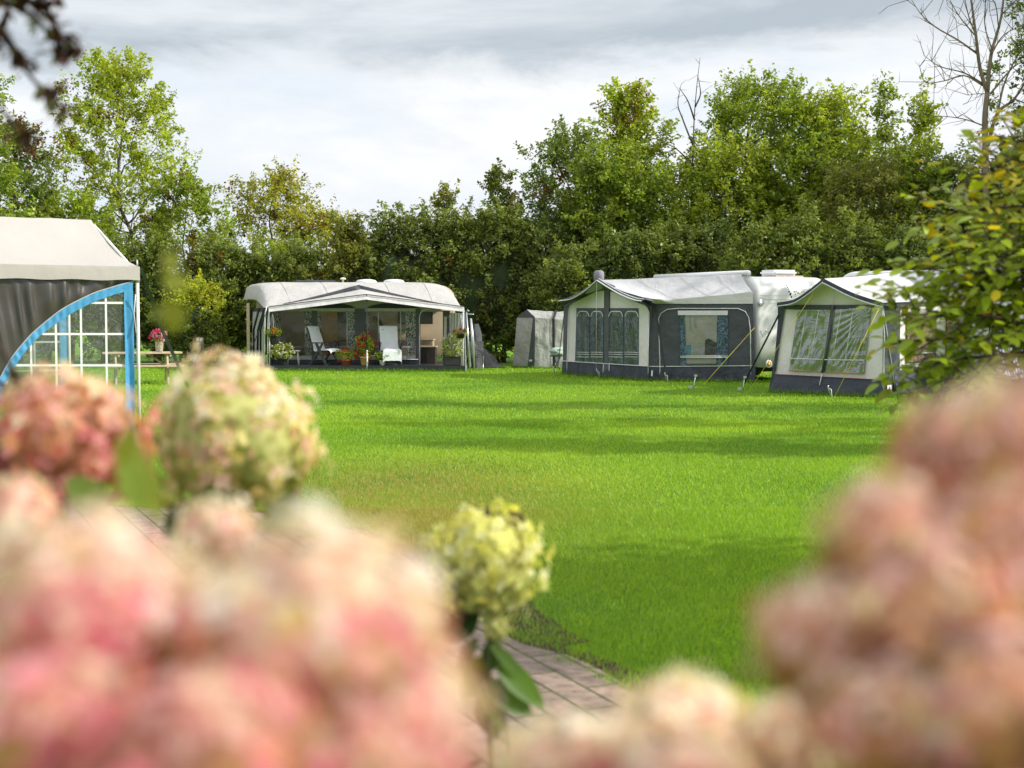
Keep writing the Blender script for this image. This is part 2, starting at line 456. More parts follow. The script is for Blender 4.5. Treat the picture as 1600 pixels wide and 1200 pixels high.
# ================================================================ ground
def lawn_mat():
    t=NT('lawn_turf'); v=t.coord()
    a=t.noise(.55,5,.6,v); b=t.noise(26,4,.7,v); c=t.noise(2.6,4,.6,v)
    base=t.ramp(a,[(.32,(.10,.25,.010)),(.52,(.17,.34,.012)),(.72,(.27,.42,.016))])
    base=t.mixc(base,t.ramp(b,[(.3,(.35,.38,.3)),(.7,(1.35,1.3,1.2))]),.75,'MULTIPLY')
    base=t.mixc(base,(.20,.21,.035),t.ramp(c,[(.60,(0,0,0)),(.78,(.45,.45,.45))]))
    nm=t.bump(t.noise(70,3,.7,v),.9,.05)
    return t.done(t.bsdf(base,.8,0,.15,nm))
g=MB(); g.grid(lambda u,w: V(-350+700*u,-60+760*w,0),70,76,False)
lawn=struct('ground',g,lawn_mat())
# paved path: the joints run almost towards the camera, the edge bends off to the left
edge=[(.95,2.0),(.80,4.2),(.66,5.4),(.52,6.18),(.30,6.75),(0,7.15),(-.36,8.3),(-.80,9.8),(-1.35,11.0),(-2.2,11.8),(-4.5,12.3),(-9,12.6)]
edge=[(p.x,p.y) for p in smoothline([V(a,b,0) for a,b in edge],8)]
def edge_x(y):
    best=-9
    for (x0,y0),(x1,y1) in zip(edge,edge[1:]):
        if min(y0,y1)<=y<=max(y0,y1) and y1!=y0: best=max(best,x0+(x1-x0)*(y-y0)/(y1-y0))
    return best
EY=np.linspace(2,12.8,220); EX=np.array([edge_x(y) if y<12.55 else -9 for y in EY]); EX[EY<2]=1.0
def pave_mat():
    t=NT('brick_paving'); v=t.coord((1,1,1),(0,0,math.radians(-23)))
    br=t.n('ShaderNodeTexBrick'); br.offset=.5
    sw=t.n('ShaderNodeMapping'); sw.inputs['Rotation'].default_value=(0,0,math.radians(90)); t.l(v,sw.inputs['Vector'])
    t.l(sw.outputs[0],br.inputs['Vector'])
    br.inputs['Scale'].default_value=1; br.inputs['Brick Width'].default_value=.62; br.inputs['Row Height'].default_value=.16
    br.inputs['Mortar Size'].default_value=.009; br.inputs['Mortar Smooth'].default_value=.3; br.inputs['Bias'].default_value=.0
    br.inputs['Color1'].default_value=(.32,.235,.185,1); br.inputs['Color2'].default_value=(.215,.165,.135,1); br.inputs['Mortar'].default_value=(.06,.06,.03,1)
    n=t.noise(9,6,.7,v); n2=t.noise(60,3,.6,v)
    col=t.mixc(br.outputs['Color'],t.ramp(n,[(.3,(.38,.38,.36)),(.7,(1.35,1.3,1.25))]),.9,'MULTIPLY')
    moss=t.ramp(t.noise(2.2,5,.7,v),[(.45,(0,0,0)),(.62,(.9,.9,.9))])
    mm=t.mixc((0,0,0),moss,br.outputs['Fac']); col=t.mixc(col,(.10,.14,.02),mm)
    inv=t.n('ShaderNodeMath',operation='MULTIPLY_ADD'); t.l(br.outputs['Fac'],inv.inputs[0]); inv.inputs[1].default_value=-1; t.l(n2,inv.inputs[2])
    return t.done(t.bsdf(col,.75,0,.3,t.bump(inv.outputs[0],.6,.01)))
def soil_mat():
    t=NT('bare_soil'); v=t.coord(); n=t.noise(22,6,.75,v)
    return t.done(t.bsdf(t.ramp(n,[(.3,(.04,.028,.02)),(.6,(.13,.095,.065)),(.8,(.24,.19,.13))]),.95,0,.1,t.bump(n,1.0,.04)))
soil=MB(); out=[]; inn=[]
for i,(ex,ey) in enumerate(edge):
    k=.10+.16*abs(noise.noise(V(ex*1.7,ey*1.7,3)))+(.22 if 7.0<ey<8.4 else 0)
    out.append(V(ex+k,ey+.35*k,.004)); inn.append(V(ex-.15,ey-.05,.004))
n=len(out); soil.add(out+inn,[[i,i+1,n+i+1,n+i] for i in range(n-1)])
struct('soil',soil,soil_mat())
pv=MB(); pe=[V(a,b,.008) for a,b in edge]; pw=[V(-10,min(b,12.5),.008) if b>3 else V(-10,2,.008) for a,b in edge]
n=len(pe); pv.add(pe+pw,[[i,i+1,n+i+1,n+i] for i in range(n-1)])
struct('path',pv,pave_mat())
bed=MB(); bed.poly([V(-4,-1,.012),V(3,-1,.012),V(2.6,2.1,.012),V(-4,2.1,.012)]); struct('flower_bed_soil',bed,M.get('soilbed') or bpy.data.materials['bare_soil'])

def inside_pave(x,y,mar=0):
    ex=np.interp(y,EY,EX); return (x<ex+mar)&(y<12.6)
# ---- grass blades
def grass_blades(n,y0,y1,h,w,pw,seed,xpad=.4):
    r=np.random.default_rng(seed)
    # density falls with distance (uniform in the picture rather than on the ground)
    u=r.random(n); Y=(y0**pw+u*(y1**pw-y0**pw))**(1/pw)
    X=(r.random(n)*2-1)*(Y*.375+xpad)
    wig=.10*np.sin(X*9+Y*5)+.08*np.sin(Y*13-X*4)+.05*np.sin(X*23+Y*17); keep=~inside_pave(X,Y,.06+wig+.14*r.standard_normal(n)*.6); 
    bare=np.exp(-(((X-.25)/.5)**2+((Y-8.0)/.6)**2)); keep&=r.random(n)>bare*.6
    X=X[keep];Y=Y[keep];n=len(X)
    hh=h*(.55+.8*r.random(n)); ww=w*(.7+.6*r.random(n))*(Y/((y0+y1)/2))**.5
    az=r.random(n)*2*np.pi; lean=.25+.55*r.random(n); la=r.random(n)*2*np.pi
    ax=np.cos(az)*ww/2; ay=np.sin(az)*ww/2
    b=np.stack([X,Y,np.zeros(n)],1); s=np.stack([ax,ay,np.zeros(n)],1)
    tip=b+np.stack([np.cos(la)*lean*hh,np.sin(la)*lean*hh,hh],1)
    Vt=np.stack([b-s,b+s,tip],1).reshape(-1,3); Q=np.arange(3*n).reshape(n,3)
    ph=np.sin(X*1.1+2*np.sin(Y*.5))*.5+np.sin(Y*.9+X*.3)*.5
    mix=np.clip(.5+.35*ph+.28*r.standard_normal(n),0,1)[:,None]
    c=(1-mix)*np.array([.125,.305,.020])+mix*np.array([.43,.64,.048])  # patches from shade green to sunlit green, put into the blade colour
    dry=np.clip(np.exp(-(((X+1.0)/1.5)**2+((Y-12.9)/3.0)**2))*1.15+np.exp(-(((X+.55)/.5)**2+((Y-10.2)/1.4)**2))*.7+(r.random(n)<.04)*.8,0,1)[:,None]
    c=c*(1-dry)+dry*np.array([.40,.36,.10])
    return Vt,Q,np.repeat(c,3,0)
def tufts(segs,per_m,seed):
    r=np.random.default_rng(seed); pts=[]
    for (x0,y0),(x1,y1) in segs:
        L_=math.hypot(x1-x0,y1-y0); n=int(L_*per_m); t=r.random(n); pts.append(np.stack([x0+(x1-x0)*t,y0+(y1-y0)*t],1)+r.standard_normal((n,2))*.05-np.array([0,.06]))
    p=np.concatenate(pts); n=len(p); b=np.concatenate([p,np.zeros((n,1))],1); hh=.05+.08*r.random(n)**2
    a=r.random(n)*6.28; sd=np.stack([np.cos(a)*.008,np.sin(a)*.008,np.zeros(n)],1)
    tip=b+np.stack([r.standard_normal(n)*.03,r.standard_normal(n)*.03,hh],1)
    c=np.array([.14,.29,.012])*(.6+.9*r.random((n,1)))
    return np.stack([b-sd,b+sd,tip],1).reshape(-1,3),np.arange(3*n).reshape(n,3),np.repeat(c,3,0)
SEG=[((1.39,39.3),(3.40,35.4)),((3.40,35.4),(6.0,34.6)),((5.4,30.2),(7.4,28.25)),((7.4,28.25),(10.4,31.4)),((-7.2,41.8),(-1.4,41.4)),((0,44.6),(.7,43.7)),((.7,43.7),(1.95,43.9)),((6.1,34.8),(8.2,35.7))]
gs=[tufts(SEG,330,8),grass_blades(330000,5.2,12,.034,.0045,1.0,1,1.3),grass_blades(210000,11,22,.034,.008,.8,2,1.3),grass_blades(120000,20,44,.042,.016,.4,3,2)]
Vs=[];Qs=[];Cs=[];o_=0
for a,b,c in gs: Vs.append(a);Qs.append(b+o_);Cs.append(c);o_+=len(a)
gr=mesh_np('grass',np.concatenate(Vs),np.concatenate(Qs),np.concatenate(Cs),M['grass']); gr['kind']='stuff'

# ================================================================ trees and shrubs
def leaf_quads(C,size,col,r,up=.5,ratio=.55,droop=None):
    n=len(C)
    d=r.standard_normal((n,3)); d[:,2]*=.7
    if droop is not None: d[:,2]-=droop
    d/=np.linalg.norm(d,axis=1,keepdims=True)
    q=r.standard_normal((n,3)); q[:,2]+=up*2
    s=np.cross(d,q); s/=np.linalg.norm(s,axis=1,keepdims=True)+1e-9
    nr=np.cross(s,d)
    L=size[:,None]; f=nr*L*.12
    Vt=np.stack([C-d*L*.5, C+s*L*ratio*.5+f, C+d*L*.5, C-s*L*ratio*.5+f],1).reshape(-1,3)
    return Vt,np.arange(4*n).reshape(n,4),np.repeat(col,4,0)
PAL={
 'mid':[(.270,.370,.044),(.205,.300,.040),(.345,.430,.050)],
 'dark':[(.205,.262,.062),(.160,.215,.054),(.250,.305,.068)],
 'deep':[(.165,.228,.062),(.135,.185,.054),(.215,.275,.068)],
 'bright':[(.370,.460,.050),(.290,.395,.046),(.450,.500,.056)],
 'yellow':[(.380,.400,.046),(.290,.350,.040),(.430,.390,.050)],
 'olive':[(.240,.265,.056),(.190,.225,.050),(.300,.310,.060)],
 'blue':[(.185,.262,.064),(.145,.215,.056),(.235,.305,.064)],
 'copper':[(.07,.030,.020),(.09,.045,.025),(.05,.022,.016)]}
PROF={'ovate':lambda h:(math.sin(math.pi*min(1,max(0,.08+.86*h))**.85)**.75),
 'tall':lambda h:(1-h)**.55*(.45+.55*min(1,h*3)),
 'column':lambda h:.9*(1-h**3)**.7*(.6+.4*min(1,h*4)),
 'dome':lambda h:math.sqrt(max(0.0,1-(h*.98)**2.4))*(.8+.2*min(1,h*3)),
 'spire':lambda h:(1-h)**.8}
def limb_pts(a,b,r,k=5,sag=.1,j=.05):
    L=(b-a).length; pts=[]
    for i in range(k+1):
        t=i/k; p=a.lerp(b,t); p.z+=sag*L*math.sin(math.pi*t)
        if 0<i<k: p+=V(*(r.standard_normal(3)*L*j))
        pts.append(p)
    return pts
def tree(name,label,px,Y,top,wpx,base=None,prof='ovate',pal='mid',seed=1,clumps=80,per=180,ls=.13,spread=.42,trunk=.14,
         bark='bark',brown=0,shell=.5,stems=1,group=None,base_h=None,lean=0,cat='tree',pal2=None,core=0,Yr=.9,p2h=.5,brownpal=(.16,.055,.02)):
    """px: centre column, top: top row, wpx: crown width in photo pixels, base: row of the crown's lower edge"""
    r=np.random.default_rng(seed); X=(px-800)/F*Y
    hgt=P(px,top,Y).z; Rw=wpx/F*Y/2
    zb=P(px,base,Y).z if base else .4
    root=thing(name,label,cat,(X,Y,0),group); pr=PROF[prof]
    tk=MB(); sk=[]
    for s in range(stems):
        a=s*2.4+seed; off=V(math.cos(a),math.sin(a),0)*(.0 if stems==1 else .28*Rw*.5)
        b=V(X,Y,-.05)+off*.5; tp=V(X+lean*(hgt),Y,zb+(hgt-zb)*(.93 if s==0 else .8))+off*2.2
        pts=limb_pts(b,tp,r,9,.0,.012); rs=[trunk*(1-.93*i/9)*(1 if s==0 else .7) for i in range(10)]
        rs[0]*=1.25; tk.tube(pts,rs,7); 
        for i in range(2,10): sk.append((pts[i],rs[i]))
        for i in range(9):
            for q in (.33,.66): sk.append((pts[i].lerp(pts[i+1],q),rs[i]))
    # main limbs
    nl=9+clumps//14
    for i in range(nl):
        h=.05+.85*(i+.5)/nl; az=i*2.399+r.random()*.6
        R=Rw*pr(min(1,h+.12))*(.55+.35*r.random())
        zt=zb+(hgt-zb)*min(.97,h+.10)
        cx=X+lean*zt; e=V(cx+math.cos(az)*R,Y+math.sin(az)*R*Yr,zt)
        st=max(.3,zt-R*(1.1+.6*r.random())); c=[p for p,_ in sk[:stems*26]]
        a=min(c,key=lambda p:abs(p.z-st)+ (p-e).length*.25)
        k=limb_pts(a,e,r,5,-.06,.035); r0=max(.012,trunk*.42*(1-h*.7)); tk.tube(k,[r0*(1-.8*q/5) for q in range(6)],5)
        for q in range(1,6): sk.append((k[q],r0*(1-.8*q/5)))
    SP=np.array([tuple(p) for p,_ in sk])
    Cs=[];Ss=[];Ks=[]
    P1=np.array(PAL[pal]); P2=np.array(PAL[pal2]) if pal2 else P1
    for i in range(clumps):
        h=((i+r.random())/clumps)**.9; az=r.random()*2*math.pi; q=(1-shell*r.random()**1.3) if r.random()<.75 else r.random()**.5
        wob=1+.34*noise.noise(V(math.cos(az)*1.3+seed*5,math.sin(az)*1.3,h*4))*1.5
        R=Rw*pr(h)*q*wob
        zc=zb+(hgt-zb)*h*.97+r.standard_normal()*.1
        c=np.array([X+lean*zc+math.cos(az)*R,Y+math.sin(az)*R*Yr,zc])
        dd=np.linalg.norm(SP-c,axis=1)+np.maximum(0,SP[:,2]-c[2]+.1)*2
        a=V(*SP[dd.argmin()]); e=V(*c)
        k=limb_pts(a,e,r,3,.04,.06); tk.tube(k,[.012+.010*trunk/.14,.010,.007,.004],4)
        m=max(12,int(per*(.5+r.random()))); ns=5
        ow=np.array([math.cos(az),math.sin(az)*Yr,.0])*q
        dirs=ow[None]*.55+np.array([0,0,.42+.25*h])[None]+r.standard_normal((ns,3))*.62
        dirs/=np.linalg.norm(dirs,axis=1,keepdims=True)
        ln=spread*(.9+1.5*r.random(ns)); st0=r.standard_normal((ns,3))*spread*.42
        ii=r.integers(0,ns,m); tt=r.random(m)**.8
        g=r.standard_normal((m,3))*spread*.27*(1.15-.75*tt[:,None])
        Cs.append(c[None]+st0[ii]+dirs[ii]*(ln[ii]*tt)[:,None]+g); Ss.append(ls*(.6+.75*r.random(m)))
        if ns and trunk>.04:
            for w_ in range(2): 
                p0=c+st0[w_]; p1=p0+dirs[w_]*ln[w_]*.9; tk.tube([e,V(*p0),V(*p1)],[.006,.005,.002],3)
        pp=P2 if (h>p2h) else P1
        col=pp[r.integers(0,len(pp),m)]*(.72+.55*r.random())*(.75+.5*r.random((m,1)))
        if brown and r.random()<brown: 
            w=(r.random((m,1))<.55); col=np.where(w,np.array(brownpal)*(.6+.9*r.random((m,1))),col)
        Ks.append(col)
    C=np.concatenate(Cs); C[:,2]=np.maximum(C[:,2],.08)
    Vt,Q,K=leaf_quads(C,np.concatenate(Ss),np.concatenate(Ks),r)
    part('trunk',tk,M[bark],root)
    mesh_np('crown',Vt,Q,K,M['leaf'],root)
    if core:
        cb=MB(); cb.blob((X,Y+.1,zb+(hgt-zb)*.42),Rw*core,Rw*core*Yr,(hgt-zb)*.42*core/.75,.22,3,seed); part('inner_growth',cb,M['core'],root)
    return root
PAL['gold_lit']=[(.44,.50,.05),(.34,.44,.045),(.54,.54,.05)]  # sunlit leaf colours for one shrub's top
SHADE=[(11.0,16.4,7.8,2.9),(13.0,19.6,9.8,2.8),(15.2,23.8,11.8,3.4),(16.5,32,11,6),(6.5,8.05,4.5,2.3)]
# ================================================================ helper for facades
def zm(x0,y0,s): return lambda x,y:(x0+x/s,y0+y/s)
def pol(mb,pl,z,pts,off,th=.006):
    w=[pl.at(*z(x,y),off) for x,y in pts]
    n=(w[1]-w[0]).cross(w[2]-w[0])
    if n.dot(pl.n)<0: w=w[::-1]
    return mb.slab(w,th,pl.n)
def sheetq(mb,pl,z,tl,tr,br,bl,off,nu=10,nv=10,amp=.012,seed=0,fold=0,frq=8):
    a,b,c,d=[pl.at(*z(*q),off) for q in(tl,tr,br,bl)]
    def dsp(u,v):
        e=math.sin(math.pi*u)*math.sin(math.pi*v)
        k=amp*2*noise.noise(V(u*3+seed,v*3,seed))*min(1,e*3)
        if fold: k+=fold*math.sin(u*frq*6.283+seed+1.2*noise.noise(V(u*4,v*1.5,seed+9)))*(.35+.65*v)
        return pl.n*k
    return mb.loft([a,b],[d,c],nu,nv,dsp)
def line(mb,pl,z,pts,off,r=.012,n=5): return mb.tube([pl.at(*z(x,y),off) for x,y in pts],r,n)

# ================================================================ left caravan with its awning
z1=zm(370,420,4)
LA=V(-7.166,41.9,0); LB=V(-1.40,41.5,0); LD=V(-.2,.98,0).normalized()
def L(u,d,z): p=LA+(LB-LA)*u+LD*d+V(-.12*d*(1-u),0,0); return V(p.x,p.y,z)
CP=Plane(LA,LB); WP=Plane(LA+LD*1.0,LB+LD*1.0); KP=Plane(LA+LD*3.15,LB+LD*3.15); SPl=Plane(L(0,0,0),L(0,3.2,0))
ed=lambda u:(max(0,1-abs(2*u-1)**(20 if u<.5 else 9)))**(1/(6 if u<.5 else 4))
def zroof(u,d):
    t=min(1,max(0,(d-.45)/2.6)); z=1.90+(2.67-1.90)*(math.sin(t*math.pi/2)**.92)
    if d>4.6: z-=.25*((d-4.6)/.6)**2
    return 1.80+(z-1.80)*ed(min(.9999,max(.0001,u)))
def zdorm(u,d):
    r=2.23+.27*(d/1.3) if d<1.3 else 2.5+.16*min(1,(d-1.3)/1.4)
    return r-(r-1.87+.0*d)*abs(2*u-1)
def zboth(u,d): 
    a=zdorm(u,d) if d<2.9 else 0
    b=zroof(u,d) if d>=.40 else 0
    return max(a,b)
aw=thing('caravan_awning','pale grey awning with a low peaked porch roof around the left caravan','awning',L(.5,1.5,0))
r_=MB(); r_.grid(lambda u,v:L(u-.01+.02*u,v*5.2,zboth(u,v*5.2)+.012*noise.noise(V(u*9,v*7,1))),72,52)
part('roof',r_,M['roof_grey'],aw)
f_=MB()
for s0,s1 in((0,.5),(.5,1)):
    A=[L(s0,-.02,zdorm(s0,0)+.012),L(s1,-.02,zdorm(s1,0)+.012)]; B=[L(s0,-.10,zdorm(s0,0)-.13),L(s1,-.10,zdorm(s1,0)-.13)]
    f_.loft(A,B,16,3,lambda u,v:V(0,.012*math.sin(u*22)*v,-.012*math.sin(math.pi*u)*v))
part('fascia',f_,M['canvas_light'],aw)
t_=MB()
for dd,w in((.92,.022),(1.14,.03),(1.40,.034)):
    for s in(-1,1):
        pts=[]
        for k in range(13):
            q=k/12; u=.5+s*(.41*(1-q)); d=.55+(dd-.55)*q; pts.append(L(u,d,zboth(u,d)+.022))
        t_.tube(pts,[w*.25+w*.75*min(1,i/5) for i in range(13)],4)
part('trim',t_,M['char'],aw)
p_=MB(); p_.tube([L(0,-.05,zdorm(0,0)+.02),L(.5,-.05,zdorm(.5,0)+.02),L(1,-.05,zdorm(1,0)+.02)],.013,5); part('edge_piping',p_,M['black'],aw)
m=MB()
for u in (.13,.34,.66,.86): m.tube([L(u,d,zboth(u,d)+.006) for d in [.5+.22*k for k in range(13)]],.005,4)
part('roof_seam',m,M['canvas_grey'],aw)
# left side wall
s_=MB(); s_.loft([L(0,.05,1.86),L(0,3.2,1.86)],[L(.0,.05,1.72),L(0,3.2,1.72)],8,2); part('side_band',s_,M['navy'],aw)
s_=MB(); s_.loft([L(.0,.5,1.75),L(0,3.1,1.75)],[L(-.01,.5,.05),L(-.01,3.1,.05)],40,6,lambda u,v:V(-.03*math.sin(u*40),0,0)); part('side_net',s_,M['stripe_grey'],aw)
s_=MB()
for d0,d1 in((.05,.9),(.3,1.6),(1.4,2.3),(3.1,3.15)): s_.tube([L(-.012,d0,1.85),L(-.03,(d0+d1)/2,1.2),L(-.02,d1,.1)],.035,5)
part('side_strap',s_,M['black'],aw)
# front wall
g_=MB(); pol(g_,WP,z1,[(200,264),(420,232),(815,196),(1100,228),(1292,262),(1292,268),(200,268)],0,.01); part('gable_panel',g_,M['shade_grey'],aw)
g_=MB(); pol(g_,WP,z1,[(360,246),(480,228),(600,214),(660,217),(715,230),(745,245)],.012); pol(g_,WP,z1,[(800,245),(850,228),(905,217),(985,216),(1100,232),(1140,244),(1125,250)],.012); part('gable_arch',g_,M['black'],aw)
g_=MB(); pol(g_,WP,z1,[(212,247),(1128,247),(1128,266),(212,266)],.02); part('pelmet',g_,M['canvas_grey'],aw)
for x0,x1,y0,y1 in((468,502,262,565),(738,802,248,565),(1118,1147,250,612),(1288,1332,262,612),(200,216,262,612)):
    g_=MB(); pol(g_,WP,z1,[(x0,y0),(x1,y0),(x1,y1),(x0,y1)],.026,.03); part('post',g_,M['char'],aw)
for x0,x1 in((216,468),(502,738),(802,1118)):
    g_=MB(); sheetq(g_,WP,z1,(x0,266),(x1,266),(x1,545),(x0,545),.0,14,12,.02,x0); w=part('window',g_,M['vinyl_dark'],aw)
    g_=MB()
    for yy in(488,): line(g_,WP,z1,[(x0,yy),(x1,yy)],.012,.006,4)
    part('glazing_bar',g_,M['piping'],w)
for x0,x1,y1 in((425,468,540),(502,528,540),(690,738,540),(802,835,470),(1055,1118,540),(250,275,540)):
    g_=MB(); sheetq(g_,WP,z1,(x0,268),(x1,268),(x1-(18 if y1<500 else 0),y1),(x0,y1),-.06,24,8,0,x0*.1,.022,2.5); part('curtain',g_,M['curt_leaf'],aw)
g_=MB(); pol(g_,WP,z1,[(330,542),(1136,542),(1136,568),(330,568)],.015,.02); part('sill_band',g_,M['canvas_grey'],aw)
g_=MB(); pol(g_,WP,z1,[(205,566),(1136,566),(1136,616),(205,616)],.005,.02); part('skirt',g_,M['navy'],aw)
g_=MB(); line(g_,WP,z1,[(1142,612),(1142,300),(1150,275),(1170,258),(1200,252)],.04,.012); line(g_,WP,z1,[(1135,566),(1020,566)],.04,.010); line(g_,WP,z1,[(1142,612),(1235,612)],.04,.012); part('door_piping',g_,M['piping'],aw)
g_=MB(); sheetq(g_,WP,z1,(1296,300),(1312,300),(1308,520),(1290,520),.03,8,8,.0,3,.02,2); part('door_curtain',g_,M['canvas_pale'],aw)
g_=MB(); sheetq(g_,WP,z1,(1332,276),(1424,276),(1424,630),(1332,612),.05,26,8,.0,2,.02,5); part('wing_panel',g_,M['stripe_grey'],aw)
for x in(690,885,1025,766):
    g_=MB(); line(g_,WP,z1,[(x,264),(x,560)],-.03,.013); part('pole',g_,M['whitepole'],aw)
g_=MB(); a=CP.at(573.5,461,.03); b=V(a.x,a.y,0); g_.tube([b,V(a.x,a.y,.62)],.024,8); pl=part('porch_pole',g_,M['whitepole'],aw)
g_=MB(); g_.tube([V(a.x,a.y,.60),a],.018,8); part('pole_upper',g_,M['darkpole'],pl)
for u in(.004,.996):
    g_=MB(); q=L(u,.02,1.8); g_.tube([V(q.x,q.y,0),q],.02,7); part('porch_pole',g_,M['whitepole'],aw)
g_=MB(); g_.loft([L(0,-.05,.165),L(1.005,-.05,.165)],[L(0,3.15,.165),L(1.005,3.15,.165)],6,6); g_.loft([L(0,-.05,.165),L(1.005,-.05,.165)],[L(0,-.05,-.02),L(1.005,-.05,-.02)],20,2); g_.loft([L(0,-.05,.165),L(0,3.15,.165)],[L(0,-.05,-.02),L(0,3.15,-.02)],6,2); g_.loft([L(1.005,-.05,.165),L(1.005,3.15,.165)],[L(1.005,-.05,-.02),L(1.005,3.15,-.02)],6,2)
part('deck',g_,M['dkplastic'],aw)
g_=MB(); line(g_,CP,z1,[(190,235),(178,285),(172,560)],.05,.02); line(g_,CP,z1,[(205,262),(196,330),(190,600)],.02,.016); part('corner_cord',g_,M['piping'],aw)
for a0,a1 in(((1424,262),(1432,640)),((1436,285),(1462,612)),((196,238),(40,640))):
    g_=MB(); g_.strip([CP.at(*z1(*a0),.04),CP.at(*z1(*a1),.25)],.03,CP.d); part('guy_strap',g_,M['black'] if a0[0]<300 else M['pole'],aw)

cv=thing('touring_caravan','cream touring caravan standing behind the open porch awning with the two reclining chairs','caravan',L(.5,4.3,0))
def caravan_body(o,ax,ay,Lx,W,z0,z1_,rad,nose=.5,n=10):
    """rounded profile along ax, extruded along ay"""
    prof=[(0,z0),(0.02,z0+.9)]
    for k in range(n+1):
        w=k/n*math.pi/2; prof.append((nose*(1-math.cos(w))+.05*(1-k/n),z1_-rad+rad*math.sin(w)))
    for k in range(n+1):
        w=math.pi/2-k/n*math.pi/2; prof.append((Lx-nose*(1-math.cos(w)),z1_-rad+rad*math.sin(w)))
    prof+= [(Lx,z0+.9),(Lx-.02,z0)]
    mb=MB(); m=len(prof); rows=[(0,.06),(.05,.012),(.12,0),(W-.12,0),(W-.05,.012),(W,.06)]; vs=[];cx=Lx/2;cz=(z0+z1_)/2
    for (w,ins) in rows:
        for (x,z) in prof:
            xx=x+(ins if x<cx else -ins); zz=z-(ins if z>cz else -ins)
            vs.append(o+ax*xx+ay*w+V(0,0,zz))
    fs=[[r*m+i,r*m+(i+1)%m,(r+1)*m+(i+1)%m,(r+1)*m+i] for r in range(len(rows)-1) for i in range(m)]
    fs.append(list(range(m))[::-1]); fs.append([(len(rows)-1)*m+i for i in range(m)])
    mb.add(vs,fs,True); return mb
ax=(LB-LA).normalized(); o=L(.015,3.2,0)
part('body',caravan_body(o,ax,LD,6.35,2.05,.38,2.58,.45),M['beige_wall'],cv)
w=MB(); pol(w,KP,z1,[(520,266),(628,266),(628,560),(520,560)],.02,.03); dr=part('door',w,M['woodyellow'],cv)
w=MB(); pol(w,KP,z1,[(535,345),(612,345),(612,352),(535,352)],.035,.02); pol(w,KP,z1,[(548,390),(600,390),(600,520),(548,520)],.035,.015); part('door_panel',w,M['woodyellow'],dr)
for x0,x1,y0,y1 in((632,700,268,336),(1010,1225,250,345)):
    w=MB(); pol(w,KP,z1,[(x0,y0),(x1,y0),(x1,y1),(x0,y1)],.03,.03); wf=part('window',w,M['darkwood'],cv)
    w=MB(); pol(w,KP,z1,[(x0+9,y0+6),(x1-9,y0+6),(x1-9,y1-9),(x0+9,y1-9)],.04,.012); part('pane',w,M['window_glass'],wf)
w=MB(); w.tube(smoothline([KP.at(*z1(*q),.03) for q in((855,300),(885,318),(905,350),(920,383))],6),.05,6); part('roof_arch_trim',w,M['darkwood'],cv)
w=MB(); w.tube([KP.at(*z1(*q),.05) for q in((920,384),(1060,386))],.035,6); part('awning_rail',w,pbr('green_rail',(.04,.22,.10),.5),cv)
def roofbox(x0,x1,y0,y1,Y): return P((x0+x1)/2,(y0+y1)/2,Y),(x1-x0)*Y/F,(y1-y0)*Y/F
c,sx,sz=roofbox(466,524,438,441.5,45.5); w=MB(); w.box(c,sx,.7,.06,bev=.015); part('solar_panel',w,M['solar'],cv)
c=P(536.5,440,45.3); w=MB(); w.lathe([(.03,-.06),(.03,.05),(.09,.065),(.10,.085),(.07,.115),(.0,.13)],c,14); part('roof_vent',w,pbr('cream_plastic',(.72,.70,.50),.45),cv)
for px in(573,616):
    c=P(px,440.5,45.2); w=MB(); w.lathe([(.33,-.06),(.34,.0),(.29,.05),(.18,.075),(.0,.085)],c,22); part('roof_hatch',w,M['translucent_dome'],cv)
for uu in (.25,.75):
    w=MB(); q=L(uu,3.5,.33); w.lathe([(.0,-.1),(.3,-.1),(.33,0),(.3,.1),(.0,.1)],q,16,az=LD); part('wheel',w,M['black'],cv)
# furniture inside the awning
w=MB(); q=WP.at(*z1(1192,552),-.9); w.box(q,.52,.45,.62,ax=CP.d,ay=CP.n,bev=.01); 
cb=thing('cupboard','dark brown low cupboard inside the open doorway of the left awning','cupboard',(q.x,q.y,.16)); part('carcass',w,M['darkwood'],cb)
w=MB(); w.box(q+V(0,0,.325),.58,.5,.03,ax=CP.d,ay=CP.n); part('worktop',w,M['wood'],cb)
w=MB(); w.box(q+CP.n*.235,.02,.02,.56,ax=CP.d,ay=CP.n); part('door_stile',w,M['black'],cb)
q=WP.at(*z1(725,500),-.7); tb=thing('table','dark dining table inside the left awning behind the red flowers','table',(q.x,q.y,.16))
w=MB(); w.box(V(q.x,q.y,.86),1.1,.6,.035,ax=CP.d,ay=CP.n,bev=.01); part('table_top',w,M['darkwood'],tb)
for i in(-1,1):
    for j in(-1,1):
        w=MB(); b=V(q.x,q.y,0)+CP.d*(.48*i)+CP.n*(.24*j); w.tube([b+V(0,0,.165),b+V(0,0,.85)],.02,6); part('leg',w,M['dkplastic'],tb)
w=MB(); q=KP.at(*z1(1100,505),.35); w.box(V(q.x,q.y,.52),1.3,.5,.7,ax=CP.d,ay=CP.n,bev=.02); bq=thing('sideboard','pale low sideboard behind the right reclining chair','sideboard',(q.x,q.y,.16)); part('carcass',w,M['beige_wall'],bq)
w=MB(); w.box(V(q.x,q.y,.885),1.36,.54,.03,ax=CP.d,ay=CP.n); part('worktop',w,M['wood'],bq)
bd=MB(); q=P(388.3,522,44.9); bd.box(V(q.x,q.y,1.0),.10,.05,2.05,bev=.008); single('timber_board',bd,M['wood'],'upright tan timber board at the left end of the left caravan','board',(q.x,q.y,0))
